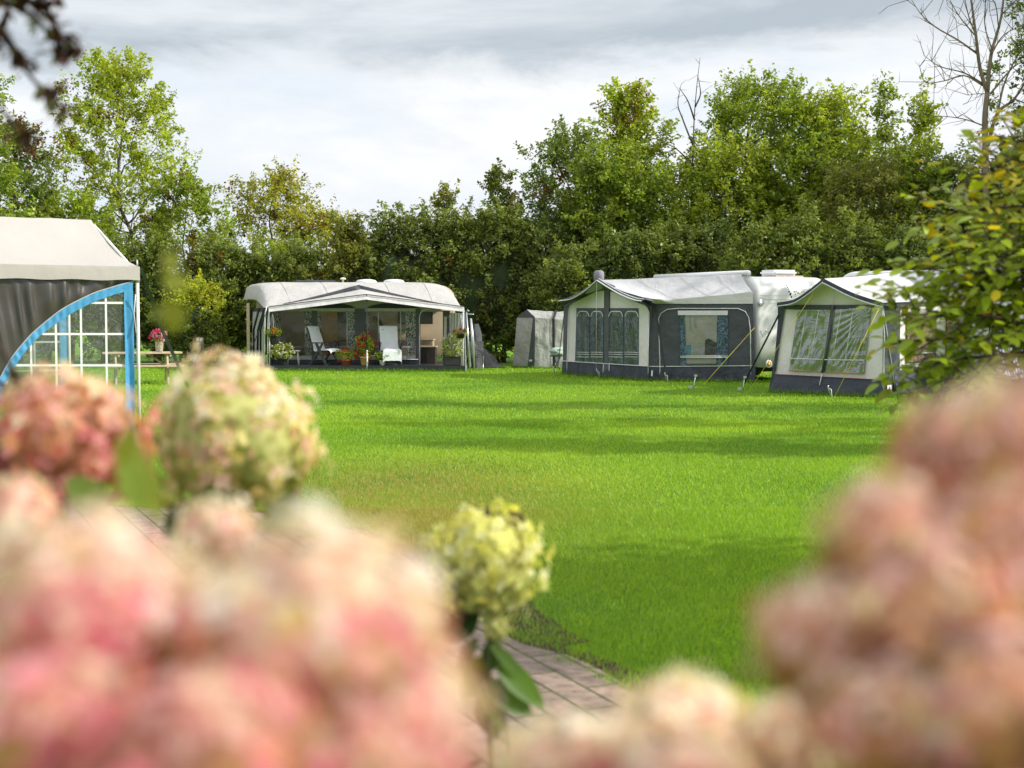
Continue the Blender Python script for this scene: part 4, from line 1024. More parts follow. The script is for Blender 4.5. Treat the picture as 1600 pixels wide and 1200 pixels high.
# corner band, side wall
m=MB(); pol(m,RS,z4,[(800,318),(872,322),(886,735),(880,842),(800,842)],.01,.01); part('corner_band',m,M['navy'],ra)
m=MB(); m.tube([RS.at(*z4(*q),.03) for q in((790,305),(815,440),(878,840))],.010,5); part('corner_cord',m,M['piping'],ra)
c=RS.at(*z4(837,790),.03); m=MB(); m.box(c,.17,.008,.15,ax=RS.d,ay=RS.n); lg=part('logo_patch',m,M['whitepot'],ra)
m=MB(); q=lambda x,y:c+RS.d*x*(1 if RS.d.x>0 else -1)+V(0,0,y)+RS.n*.012
m.slab([q(-.055,-.035),q(-.028,-.035),q(0,.01),q(.028,-.035),q(.055,-.035),q(0,.05)],.004,RS.n); part('emblem',m,pbr('emblem_red',(.5,.05,.07),.5),lg)
m=MB(); m.slab([q(-.03,-.045),q(.03,-.045),q(.0,-.008)],.004,RS.n); part('emblem',m,pbr('emblem_blue',(.08,.1,.3),.5),lg)
def S(u,z,off=0): return RS.st(u,z,off)
m=MB(); m.slab([S(.16,.52),S(.985,.52),S(.985,1.95),S(.16,1.85)],.012,RS.n); part('side_wall',m,M['canvas_pale'],ra)
m=MB(); m.loft([S(.1,.53,.01),S(1,.53,.01)],[S(.1,.0,.1),S(1,.0,.1)],50,5,lambda u,v:RS.n*.02*math.sin(u*60)*v); part('skirt',m,M['navy'],ra)
for u0,u1 in((.21,.50),(.60,.92)):
    m=MB(); m.slab([S(u0,.66,.012),S(u1,.66,.012),S(u1,1.68,.012),S(u0,1.68,.012)],.006,RS.n); wb=part('window',m,M['darkin'],ra)
    m=MB(); m.loft([S(u0,1.66,.03),S(u1,1.66,.03)],[S(u0,.68,.03),S(u1,.68,.03)],40,6,lambda u,v:RS.n*.01*math.sin(u*50)); part('curtain',m,M['curt_orange'],wb)
    m=MB(); m.loft([S(u0,1.68,.05),S(u1,1.68,.05)],[S(u0,.66,.05),S(u1,.66,.05)],10,10,lambda u,v:RS.n*.015*noise.noise(V(u*4,v*4,3))); part('pane',m,M['vinyl'],wb)
    m=MB(); m.tube([S(u0,.86,.07),S(u1,.86,.07)],.010,4); part('glazing_bar',m,M['piping'],wb)
    m=MB(); m.loft([S(u0-.02,1.83,.03),S(u1+.02,1.83,.03)],[S(u0-.02,1.72,.03),S(u1+.02,1.72,.03)],30,2,lambda u,v:RS.n*.008*math.sin(u*90)); part('blind',m,M['canvas_light'],wb)
# roof
pk=RP.at(*z4(455,166),.35); evl=RP.at(*z4(197,300),.30); evr=RP.at(*z4(790,302),.30)
rb=V(8.54,31.7,2.60); er=S(.99,2.02,.08); el=evl+RI*3.0+V(0,0,.1)
oL=smoothline([RP.at(*z4(x,y),.36) for x,y in((195,305),(290,286),(375,232),(455,166))],8); oR=smoothline([RP.at(*z4(x,y),.36) for x,y in((455,166),(600,238),(700,275),(792,302))],8)
bl_=[el,rb]; br_=[rb,er]
m=MB(); m.loft(oR,[rb,rb.lerp(er,.5)+V(0,0,-.05),er],26,16,lambda u,v:V(0,0,-.05*math.sin(math.pi*v)*(.3+.7*math.sin(math.pi*u))+.010*noise.noise(V(u*5,v*8,1)))); m.loft(oL,[el,el.lerp(rb,.5)+V(0,0,-.03),rb],20,12); part('roof',m,M['roof_white'],ra)
def below(line,dz,dn=0): return [p+V(0,0,dz)+RP.n*dn for p in line]
m=MB(); m.loft(below(oL,.012,.01),below(oL,-.055,.012),30,2); m.loft(below(oR,.012,.01),below(oR,-.075,.012),30,2); part('canopy_trim',m,M['navy'],ra)
m=MB(); m.tube(below(oL,-.065,.014),.011,5); m.tube(below(oR,-.085,.014),.013,5); part('canopy_piping',m,M['piping'],ra)
m=MB(); m.loft(below(oL,-.04),[RP.at(*z4(x,y),-.02) for x,y in((205,318),(300,310),(380,255),(480,196))],20,4); m.loft(below(oR,-.06),[RP.at(*z4(x,y),-.02) for x,y in((480,196),(600,255),(705,306),(800,322))],20,4); part('canopy_underside',m,M['canvas_pale'],ra)
m=MB(); m.loft([evr+V(0,0,.0),er],[evr+V(0,0,-.06),er+V(0,0,-.06)],20,2); part('eave_band',m,M['navy'],ra)
m=MB(); m.strip([RP.at(*z4(205,370),.05),V(5.15,31.6,.1)],.05,RP.d); part('guy_strap',m,M['black'],ra)
m=MB(); m.tube([RP.at(*z4(420,215),.3),RP.at(*z4(20,835),1.2)],.006,4); part('guy_rope',m,M['rope'],ra)
m=MB(); m.tube([RP.at(*z4(790,300),.35),RP.at(*z4(520,850),.7)],.008,4); part('guy_rope',m,M['rope'],ra)
# caravan on its far side
c3=thing('touring_caravan','white caravan partly behind the yellowing beech branches at the right','caravan',(10,32,0))
CX=V(RI.y,-RI.x,0)    # long axis of the caravan
N3=rb-CX*1.6+RI*.05; N3=V(N3.x,N3.y,0)
part('body',caravan_body(N3,CX,RI,6.4,2.2,.36,2.64,.42,.5),M['white_shell'],c3)
m=MB(); m.box(N3+CX*3.2+RI*1.1+V(0,0,2.66),.8,.6,.1,ax=CX,ay=RI,bev=.03); part('roof_hatch',m,M['translucent_dome'],c3)
m=MB(); m.box(N3+CX*3.2+RI*1.1+V(0,0,.30),5,1.8,.14,ax=CX,ay=RI); part('chassis',m,M['black'],c3)
m=MB(); m.lathe([(0,-.09),(.27,-.09),(.32,-.05),(.32,.05),(.27,.09),(0,.09)],N3+CX*3.4+RI*.12+V(0,0,.32),18,az=RI); part('wheel',m,M['black'],c3)
# seating corner seen through the branches at the frame's edge
q=P(1592,590,26.5); dc=thing('deck_chair','deck chair with blue and white striped cloth at the right edge behind the beech','chair',(q.x,q.y,0)); B=V(q.x,q.y,0)
m=MB(); m.loft([B+V(-.26,.42,1.02),B+V(.26,.42,1.02)],[B+V(-.26,-.40,.30),B+V(.26,-.40,.30)],8,12,lambda u,v:V(0,0,-.14*math.sin(math.pi*v))); part('sling',m,M['stripe_blue'],dc)
for i in(-1,1):
    m=MB(); m.tube([B+V(.28*i,-.45,0),B+V(.28*i,.43,1.04)],.02,6); part('leg',m,M['wood'],dc)
    m=MB(); m.tube([B+V(.25*i,.45,0),B+V(.25*i,-.42,.32)],.02,6); part('leg',m,M['wood'],dc)
q=P(1546,560,27.5); ps=thing('plant_stand','terracotta bowl on a slim dark stand behind the beech branches','plant stand',(q.x,q.y,0)); B=V(q.x,q.y,0); zt=P(1546,497,27.5).z
m=MB(); m.tube([B,B+V(0,0,zt-.15)],.02,7); m.lathe([(.18,0),(.18,.02),(.02,.04),(0,.04)],B,14); part('stand',m,M['dkplastic'],ps)
m=MB(); m.lathe([(.08,-.16),(.15,-.1),(.20,.0),(.21,.05),(.19,.05),(0,0)],B+V(0,0,zt),18); part('bowl',m,M['terracotta'],ps)
leafball('foliage',ps,B+V(0,0,zt+.1),.22,.2,.12,200,.07,PAL['mid'],9); flowerdots('blossom',ps,B+V(0,0,zt+.14),.2,.18,.1,8,.08,[(.6,.2,.1)],10)
# ---- pegs
def peg(label,px,py,big):
    q=G(px,py); t=thing('tent_peg',label,'tent peg',(q.x,q.y,0),'tent pegs in the lawn')
    if big:
        m=MB(); m.tube([q+V(.02,0,-.05),q+V(.07,.02,.30)],.012,6); m.box(q+V(.075,.02,.31),.07,.05,.05,bev=.01); part('shaft',m,M['silver'],t)
        m=MB(); m.box(q+V(-.04,0,.06),.10,.05,.08,bev=.015); part('bracket',m,M['silver'],t)
    else:
        m=MB(); m.tube([q+V(.05,0,-.03),q+V(-.03,.02,.22),q+V(-.02,.02,.25)],.014,6); part('shaft',m,M['silver'],t)
        m=MB(); m.tube([q+V(-.03,.02,.2),q+V(.03,.0,.17),q+V(.045,0,.0)],.010,5); part('hook',m,M['whitepole'],t)
peg('bright metal peg with a square bracket below the big side window of the middle awning',1082,609,1)
peg('bright metal peg with a square bracket between the middle and right awnings',1159,612,1)
peg('small white peg at the foot of the black strap near the middle awning corner',1041,598,0)
peg('small pale peg beside the storage tent at the left end of the middle awning',866,587,0)
peg('small silver peg on the navy skirt below the centre post of the middle awning',934,591,0)
peg('small peg at the foot of the yellow rope in front of the right awning',1297,622,0)
# ================================================================ pavilion at the left
z5=zm(0,330,3.335)
th=math.radians(33); GC=V(-4.65,17.6,0); gu=V(-math.sin(th),math.cos(th),0); gv=V(-math.cos(th),-math.sin(th),0)
GP=Plane(GC,GC+gv*3); GB=Plane(GC+gu*3,GC+gu*3+gv*3); GS=Plane(GC,GC+gu*3)
gz=thing('party_tent','beige roofed party tent with dark wall and blue edged arched window at the left','tent',GC+gu*1.5+gv*1.5)
def Q(a,b,z): p=GC+gu*a+gv*b; return V(p.x,p.y,z)
EZ=2.17; RZ=2.83
def rcurve(t): return EZ+(RZ-EZ)*(1-(1-t)**1.0)-.10*math.sin(math.pi*t)
m=MB()
m.grid(lambda u,v:Q(1.5*v-.05*(1-v),-.03+.12*v+3.1*u,rcurve(v)+.07-.03*math.sin(math.pi*u*2)**2*(1-v)+.010*noise.noise(V(u*9,v*5,1))),36,14)
m.grid(lambda u,v:Q(3-1.5*v,-.03+.12*v+3.1*u,rcurve(v)+.07),30,12)
m.grid(lambda u,v:Q(u*3,-.04+.16*(1-abs(2*u-1))*v, (EZ+.07)+(rcurve(1-abs(2*u-1))-EZ)*v) if True else None,20,4)
part('roof',m,M['gazebo_roof'],gz)
m=MB(); m.grid(lambda u,v:Q(-.055,-.04+3.1*u,EZ+.075-.17*v+.006*math.sin(u*30)*v),60,3); m.grid(lambda u,v:Q(-.05+3.1*u,-.04,EZ+.075-.17*v),20,2); m.grid(lambda u,v:Q(3.05,-.04+3.1*u,EZ+.075-.17*v),20,2); part('valance',m,M['gazebo_roof'],gz)
OUT=[(697,368),(640,381),(590,396),(540,411),(490,428),(430,456),(370,486),(320,515),(275,548),(225,588),(165,640),(110,700),(60,762),(15,835),(-30,930),(-70,1040),(-90,1140)]
INN=[(650,421),(610,432),(565,446),(520,462),(480,478),(425,506),(385,526),(345,552),(302,580),(255,612),(205,652),(150,708),(105,765),(58,835),(20,905),(-10,990),(-35,1140)]
oc=smoothline([GP.at(*z5(*q),.0) for q in OUT],6); ic=smoothline([GP.at(*z5(*q),.0) for q in INN],6)
def bs(b): return GC+gv*b
top=[GP.at(*z5(697,318),-.01),GP.at(*z5(300,314),-.01),GP.at(*z5(-100,310),-.01),GP.at(*z5(-420,306),-.01)]
far=[oc[i] for i in range(len(oc))]
def folds(u,v):
    s=u*26+1.5*noise.noise(V(u*5,0,2)); f=abs(math.sin(s*1.6))**3*(.5+.8*noise.noise(V(u*7,3,1)))
    return GP.n*(.11*f*math.sin(math.pi*min(1,v*.96+.04))*(.25+v*.75)+.03*noise.noise(V(u*6,v*2,4)))
m=MB(); m.loft(top,oc,150,16,folds)
lf=[bs(3.0)+V(0,0,EZ-.1),bs(3.0)+V(0,0,0)]
m.loft([top[-1],bs(3)+V(0,0,EZ-.08)],[oc[-1],bs(3)+V(0,0,0)],8,8)
part('front_wall',m,M['brown'],gz)
m=MB(); m.loft(oc,ic,220,5,lambda u,v:GP.n*(.02+.007*math.sin(u*150+2*noise.noise(V(u*20,0,0)))*math.sin(math.pi*v)))
m.loft([GP.at(*z5(697,370),.02),GP.at(*z5(697,1190),.02)],[GP.at(*z5(650,400),.02),GP.at(*z5(650,1190),.02)],30,6,lambda u,v:GP.n*(.02*math.sin(v*6+u*3)*math.sin(math.pi*u)+.01*noise.noise(V(u*9,v*3,1))))
m.loft([GP.at(*z5(-40,955),.02),GP.at(*z5(652,965),.02)],[GP.at(*z5(-40,985),.02),GP.at(*z5(652,995),.02)],20,2)
part('blue_border',m,M['blue'],gz)
m=MB(); k=[p+GP.n*.012 for p in oc]; m.tube(k,.010,5); part('border_piping',m,M['pole'],gz)
m=MB(); m.poly([p for p in ic]+[GP.at(*z5(650,1190),0)]); wn_=part('window',m,M['vinyl_pale'],gz)
m=MB()
def innery(x):
    for (x0,y0),(x1,y1) in zip(INN,INN[1:]):
        if x1<=x<=x0: return y0+(y1-y0)*(x0-x)/(x0-x1)
    return 421
def innerx(y):
    for (x0,y0),(x1,y1) in zip(INN,INN[1:]):
        if y0<=y<=y1: return x0+(x1-x0)*(y-y0)/(y1-y0)
    return 0
for x in(555,424,293,162,31): m.strip([GP.at(*z5(x,innery(x)),.006),GP.at(*z5(x,960),.006)],.026,GP.d)
for y in(478,640,803): m.strip([GP.at(*z5(innerx(y),y),.008),GP.at(*z5(650,y),.008)],.026,V(0,0,1))
part('glazing_bar',m,M['piping'],wn_)
m=MB(); m.loft([GP.at(*z5(-60,990),0),GP.at(*z5(650,996),0)],[GP.at(*z5(-60,1190),0),GP.at(*z5(650,1190),0)],20,4); part('lower_wall',m,M['vinyl'],gz)
# rear wall with its own blue edged window
m=MB()
rb0=GB.at(*z5(335,540),0); 
tz=lambda p,zz:V(p.x,p.y,zz)
base=GC+gu*3
def R(b,z_): p=base+gv*b; return V(p.x,p.y,z_)
m.strip([R(.05,.0),R(.05,2.1)],.13,gv); m.strip([R(.05,.45),R(2.9,.45)],.10,V(0,0,1)); m.strip([R(.1,2.05),R(2.9,1.95)],.1,V(0,0,1)); part('rear_border',m,M['blue'],gz)
m=MB(); m.slab([R(.1,.5),R(2.9,.5),R(2.9,2.0),R(.1,2.0)],.003); rw=part('rear_window',m,M['vinyl'],gz)
m=MB()
for k in range(1,8): m.strip([R(.1+.36*k,.5),R(.1+.36*k,2.0)],.026,gv)
for zz in(.87,1.27,1.67): m.strip([R(.1,zz),R(2.9,zz)],.026,V(0,0,1))
part('glazing_bar',m,M['piping'],rw)
for a,b in((-.015,-.02),(3.0,-.02),(-.02,2.97),(3,2.97)):
    m=MB(); p=Q(a,b,0); m.tube([p,V(p.x,p.y,EZ+.07)],.022,8); part('pole',m,M['whitepole'],gz)
m=MB(); p=Q(-.015,-.02,0); m.tube([V(p.x,p.y,EZ+.05),V(p.x,p.y,EZ+.16)],.012,6); m.lathe([(.03,0),(.03,.1),(0,.1)],V(p.x,p.y,EZ-.12),8); part('pole_tip',m,M['pole'],gz)
m=MB(); m.tube([Q(0,-.02,EZ),Q(1.5,.05,RZ),Q(3,-.02,EZ)],.018,6); m.tube([Q(1.5,.1,RZ),Q(1.5,3,RZ)],.018,6); part('roof_pole',m,M['whitepole'],gz)
m=MB(); p=Q(-.04,-.06,EZ+.06); m.strip([p,P(252,512,18.7),P(326,678,19.9)],.045,V(1,.3,.3)); part('guy_strap',m,M['char_mid'],gz)
m=MB(); m.tube([P(213,460,17.5),P(210,490,17.55),P(213,520,17.52)],.008,4); part('tie_cord',m,M['piping'],gz)

# ================================================================ picnic table, vase, supply post
q=P(222,600,34.3); ta=math.radians(17); tx=V(math.cos(ta),math.sin(ta),0); ty=V(-tx.y,tx.x,0); TB=V(q.x,q.y,0)
pt=thing('picnic_table','weathered wooden picnic table with attached benches beyond the party tent','picnic table',TB)
tw=lambda a,b,z:TB+tx*a+ty*b+V(0,0,z)
m=MB()
for k in range(5): m.box(tw(0,-.30+.15*k,.735),1.85,.14,.04,ax=tx,ay=ty,bev=.006)
part('table_top',m,M['wood'],pt)
for s in(-1,1):
    m=MB()
    for k in range(2): m.box(tw(.02,s*(.60+.13*k),.435),1.85,.12,.04,ax=tx,ay=ty,bev=.006)
    part('bench_board',m,M['wood'],pt)
    for s2 in(-1,1):
        m=MB(); a=tw(s*.6,s2*.24,.71); b=tw(s*.6,s2*.68,0); m.slab([a-ty*.05,a+ty*.05,b+ty*.05,b-ty*.05],.045,tx); part('leg',m,M['wood'],pt)
    m=MB(); m.box(tw(s*.60+.05,0,.39),.04,1.45,.09,ax=tx,ay=ty); m.box(tw(s*.6+.05,0,.69),.04,.7,.08,ax=tx,ay=ty); part('crossbar',m,M['wood'],pt)
    m=MB(); m.tube([tw(s*.58,0,.40),tw(s*.15,0,.70)],.035,4); part('brace',m,M['wood'],pt)
q=P(249,551,34.25); VB=V(q.x,q.y,.755); vs_=thing('flower_vase','pale patterned vase of pink flowers standing on the picnic table','vase',VB)
m=MB(); m.lathe([(.075,0),(.085,.02),(.095,.15),(.10,.24),(.105,.26),(.09,.255),(0,.2)],VB,18); part('vase',m,curtain_mat('speckled_vase',(.62,.58,.48),(.36,.32,.22),14,.55),vs_)
leafball('foliage',vs_,VB+V(0,0,.33),.19,.16,.10,160,.06,PAL['mid'],61); flowerdots('blossom',vs_,VB+V(0,0,.40),.19,.16,.12,36,.075,[(.62,.08,.28),(.7,.3,.5),(.55,.02,.15),(.75,.55,.65)],62)
q=P(313,573,45.5); B=V(q.x,q.y,0); ps=thing('supply_post','short timber post with white and blue electric sockets by the hedge','post',B)
m=MB(); m.box(B+V(0,0,.46),.21,.16,.94,bev=.012); part('post',m,M['wood_post'],ps)
for dx in(-.055,.055):
    m=MB(); m.box(B+V(dx,-.10,.86),.085,.05,.10,bev=.01); part('socket_lid',m,M['canvas_pale'],ps)
m=MB(); m.box(B+V(-.05,-.10,.73),.06,.05,.08,bev=.012); part('plug',m,M['whitepot'],ps)
m=MB(); m.box(B+V(.06,-.11,.70),.08,.08,.12,bev=.02); part('plug',m,M['blueplug'],ps,'blue plug')
m=MB(); m.tube(smoothline([B+V(.06,-.12,.64),B+V(.05,-.13,.5),B+V(-.06,-.14,.35),B+V(-.15,-.16,.02)],4),.010,5); part('cable',m,M['black'],ps)

# ================================================================ trees beyond the tents
TG='trees beyond the tents'
tree('ash_tree','tall slender ash with rusty seed clusters, leftmost high tree above the party tent',192,54,96,205,395,'ovate','bright',3,125,190,.14,.42,.13,brown=.22,brownpal=(.17,.07,.03),pal2='bright',group=TG,shell=.7,lean=-.005)
tree('young_tree','loose brownish green tree between the tall ash and the yellowing tree',292,52,283,120,420,'ovate','mid',5,42,170,.13,.36,.08,brown=.14,group=TG,stems=2,pal2='mid')
tree('yellowing_tree','yellowing tree with hanging rusty seed clusters above the left caravan',425,55,280,170,440,'dome','bright',8,80,150,.13,.42,.10,brown=.12,group=TG,stems=3,brownpal=(.15,.05,.025),pal2='yellow')
tree('yellowing_tree','small yellow green tree right of the yellowing tree, just above the caravan roof',500,54,335,120,450,'dome','bright',9,36,150,.13,.42,.09,brown=.1,group=TG,stems=2,pal2='yellow')
tree('young_tree','thin bent sapling rising above the middle of the dark hedge',694,51,298,64,400,'tall','mid',12,24,90,.13,.25,.05,group=TG,lean=.03,pal2='olive')
tree('young_tree','pointed leafy sapling left of the tall tree group',783,51,272,96,400,'spire','mid',13,40,110,.13,.26,.06,group=TG,pal2='dark')
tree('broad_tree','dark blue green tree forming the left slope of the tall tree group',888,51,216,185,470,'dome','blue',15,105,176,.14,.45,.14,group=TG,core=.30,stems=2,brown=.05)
tree('poplar_tree','tall ragged tree with yellow lit leaves and brown tints, peak left of the gap',985,53,146,150,440,'ovate','mid',17,115,190,.14,.42,.15,group=TG,brown=.14,pal2='bright',shell=.75,brownpal=(.18,.08,.02))
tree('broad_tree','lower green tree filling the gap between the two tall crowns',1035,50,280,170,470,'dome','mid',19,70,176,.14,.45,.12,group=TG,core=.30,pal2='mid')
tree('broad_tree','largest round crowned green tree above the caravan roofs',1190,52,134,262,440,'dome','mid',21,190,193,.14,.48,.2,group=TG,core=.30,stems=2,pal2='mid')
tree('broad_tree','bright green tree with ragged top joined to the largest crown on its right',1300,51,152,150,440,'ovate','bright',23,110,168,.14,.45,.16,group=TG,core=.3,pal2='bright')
tree('slender_tree','slim birch like tree with open crown, first right of the big crowns',1381,50,128,84,400,'spire','mid',25,46,90,.13,.30,.07,group=TG,pal2='mid',shell=.8)
tree('slender_tree','shorter slim olive tree standing next to the bare tree',1432,49,152,76,400,'spire','olive',26,52,110,.13,.28,.07,group=TG,pal2='bright',shell=.8)
tree('broad_tree','pale green bushy tree below the slim trees at the right',1350,47,265,170,470,'dome','bright',27,95,168,.13,.42,.12,group=TG,core=.30,pal2='olive')
tree('broad_tree','dark tree behind the beech branches at the far right',1500,48,262,190,470,'dome','dark',28,110,176,.14,.45,.14,group=TG,core=.5)
tree('broad_tree','dull green tree behind the right end of the hedge',1610,47,240,170,470,'dome','olive',29,90,168,.14,.45,.14,group=TG,core=.5)
tree('broad_tree','green tree behind the party tent roof at the left edge',30,50,205,110,420,'ovate','olive',31,70,150,.14,.4,.13,group=TG,brown=.15,pal2='blue',shell=.8)
tree('broad_tree','leafy tree above the party tent between the left edge and the tall ash',110,51,318,170,470,'dome','mid',32,70,168,.14,.42,.12,group=TG,core=.30)
tree('broad_tree','large dark leaved tree reaching in at the top right edge',1668,46,-120,230,330,'ovate','deep',33,150,160,.15,.42,.2,group=TG,shell=.8)
tree('broad_tree','green tree leaning in at the upper left edge',-62,44,120,170,420,'ovate','mid',34,100,150,.14,.42,.16,group=TG,shell=.8)
tree('broad_tree','green tree in front of the ragged peak tree, left of the dead sapling',955,50,245,150,470,'dome','mid',35,85,176,.14,.45,.13,group=TG,core=.30,pal2='mid')
tree('broad_tree','lower green tree in front of the largest round crown',1130,50,235,190,470,'dome','mid',36,100,176,.14,.45,.13,group=TG,core=.30,pal2='bright')
tree('broad_tree','mid green tree between the largest crown and the slim trees',1270,50,230,170,470,'dome','bright',37,85,176,.14,.45,.13,group=TG,core=.30,pal2='mid')
tree('broad_tree','olive green tree below the slim trees, right of the pale bushy tree',1430,48,245,150,470,'dome','olive',38,80,168,.14,.45,.13,group=TG,core=.30,pal2='mid')
# bare tree
bt=thing('bare_tree','leafless tree with forked pale trunk above the beech branches','tree',((1541-800)/F*46,46,0),TG)
m=MB(); r=np.random.default_rng(77)
def pt_(x,y,dy=0): return P(x,y,46+dy)
def limb(pts,r0,r1,dy=0,n=7):
    l=smoothline([pt_(x,y,dy*i/len(pts)) for i,(x,y) in enumerate(pts)],4); k=len(l)
    m.tube(l,[r0+(r1-r0)*i/(k-1) for i in range(k)],n); return l
main=limb([(1541,572),(1538,400),(1535,250),(1533,190),(1536,148)],.13,.08)
A_=limb([(1536,148),(1524,110),(1517,60),(1508,0),(1500,-60)],.07,.02,-.5)
B_=limb([(1536,150),(1541,90),(1556,30),(1563,-60)],.075,.02,.6)
C_=limb([(1538,230),(1552,180),(1578,158),(1600,120),(1625,60)],.065,.015,.8)
D_=limb([(1552,182),(1562,135),(1580,95),(1605,55)],.04,.01,-.3)
sub=[]
for pts,r0 in(([(1519,88),(1490,68),(1455,48),(1432,28),(1416,5)],.05),([(1530,135),(1500,118),(1462,108),(1438,92)],.045),([(1530,138),(1500,122),(1470,130),(1440,132),(1431,108)],.04),
    ([(1517,60),(1505,30),(1494,-20)],.04),([(1517,62),(1490,30),(1470,-5)],.035),([(1541,90),(1560,60),(1590,45)],.04),([(1543,85),(1530,40),(1535,-20)],.04),([(1552,50),(1545,10),(1520,-15)],.03),
    ([(1534,200),(1505,190),(1475,185),(1447,184)],.035),([(1537,150),(1520,150),(1507,152)],.022),([(1541,150),(1575,110),(1600,98)],.05),([(1556,30),(1580,5),(1600,-20)],.03),([(1578,158),(1600,165),(1625,160)],.04)):
    sub.append((limb(pts,r0*.7,.008,r.uniform(-1.2,1.2),5),r0))
for l,r0 in sub+[(A_,.07),(B_,.07),(C_,.06),(D_,.04)]:
    L_=len(l)
    for i in range(2,L_,2):
        a=l[i]; d=(l[i]-l[i-1]).normalized(); 
        for kk in range(2):
            e=d*.5+V(*(r.standard_normal(3)*.55))+V(0,0,.25); e.normalize(); ln=r.uniform(.25,.95)
            b=a+e*ln; c=b+(e+V(*(r.standard_normal(3)*.4))).normalized()*ln*.6+V(0,0,.08)
            m.tube([a,b,c],[.012,.008,.004],4)
            if r.random()<.6: m.tube([b,b+(e+V(*(r.standard_normal(3)*.9))).normalized()*ln*.5],[.007,.003],4)
part('trunk',m,M['bark_pale'],bt)
# twiggy dead tops in the gap
dt=thing('dead_sapling','thin leafless sapling in the gap left of the largest crown','tree',((1075-800)/F*50,50,0),TG)
m=MB()
for pts in([(1080,560),(1080,300),(1082,200),(1086,140),(1091,95)],[(1081,230),(1065,190),(1057,165),(1062,135)],[(1083,190),(1072,160),(1058,140)],[(1082,260),(1055,235),(1035,225)],[(1084,170),(1092,150),(1088,125)]):
    l=smoothline([P(x,y,50+r.uniform(-.3,.3)) for x,y in pts],5); m.tube(l,[.035-.028*i/(len(l)-1) for i in range(len(l))],5)
    for i in range(5,len(l),2):
        e=V(*(r.standard_normal(3)*.6))+V(0,0,.4); e.normalize(); m.tube([l[i],l[i]+e*r.uniform(.2,.6)],[.010,.004],4)
part('trunk',m,M['twig'],dt)
# hedge shrubs behind everything
HL={'dark':'dense dark green shrub of the tall hedge behind the caravans','deep':'deep bluish green shrub of the tall hedge behind the caravans','olive':'dull olive brown shrub of the tall hedge behind the caravans','mid':'fresh green shrub in the tall hedge behind the caravans'}
rr=random.Random(5)
hs=[(-20,360,'mid'),(70,372,'mid'),(160,395,'dark'),(240,385,'dark'),(330,392,'dark'),(395,410,'dark'),(470,400,'dark'),(548,356,'olive'),(612,344,'dark'),(668,350,'dark'),(725,342,'dark'),(790,330,'dark'),(850,360,'deep'),
    (905,395,'dark'),(975,380,'deep'),(1045,375,'dark'),(1115,370,'deep'),(1190,365,'dark'),(1265,355,'dark'),(1335,365,'dark'),(1410,375,'deep'),(1490,380,'dark'),(1570,370,'dark')]
for i,(px,top,pal) in enumerate(hs):
    Y=49.2 if px<880 else 46.5
    if px>1150: Y=44.5
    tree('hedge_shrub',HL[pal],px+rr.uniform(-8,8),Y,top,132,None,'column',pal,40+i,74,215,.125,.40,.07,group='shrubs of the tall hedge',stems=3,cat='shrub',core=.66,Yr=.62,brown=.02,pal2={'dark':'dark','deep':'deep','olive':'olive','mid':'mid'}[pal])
tree('lit_top_shrub','rounded shrub with painted sunlit yellow green top left of the supply post',303,46.9,448,96,None,'dome','dark',71,62,200,.10,.30,.06,stems=2,cat='shrub',core=.62,pal2='gold_lit',p2h=.52)  # sunlight on the top is painted, bright leaves above dark ones
# trees standing to the right of the lawn, outside the view, whose shade crosses it
SH='trees along the right side of the lawn'
for i,(X,Y,hh,ww) in enumerate(SHADE):
    px=800+F*X/Y; top=HZ-(hh-H)/Y*F
    tree('lawn_tree','broad leafy tree along the right side of the lawn',px,Y,top,ww*F/Y,HZ-(1.2-H)/Y*F,'dome','mid',90+i,36,105,.24,.5,.13,group=SH,shell=.9)
# ================================================================ foreground leaves and flowers
def blade_leaf(base,d,up,L,Wd,curl=.25,fold=.18,tipw=1.0,n=6):
    """pointed oval leaf: returns verts (2 rows per station + midrib), quads"""
    d=Vector(d).normalized(); s=d.cross(Vector(up))
    s=s.normalized() if s.length>1e-5 else d.orthogonal().normalized()
    u=s.cross(d).normalized(); vs=[];fs=[]
    for i in range(n+1):
        t=i/n; w=Wd*.5*(math.sin(math.pi*t**.85)**.8 if 0<t<1 else .0)*tipw+.0004
        c=Vector(base)+d*(L*t)-u*(curl*L*t*t)
        vs+= [c-s*w+u*(fold*w),c,c+s*w+u*(fold*w)]
    for i in range(n):
        a=3*i; fs+= [(a,a+1,a+4,a+3),(a+1,a+2,a+5,a+4)]
    return vs,fs
class LeafSet:
    def __init__(s): s.v=[];s.f=[];s.c=[]
    def add(s,vf,col):
        vs,fs=vf; o=len(s.v); s.v+= [tuple(p) for p in vs]; s.f+= [tuple(i+o for i in f) for f in fs]; s.c+= [col]*len(vs)
    def build(s,name,mat,parent): return mesh_np(name,np.array(s.v),np.array(s.f),np.array(s.c),mat,parent,smooth=True)
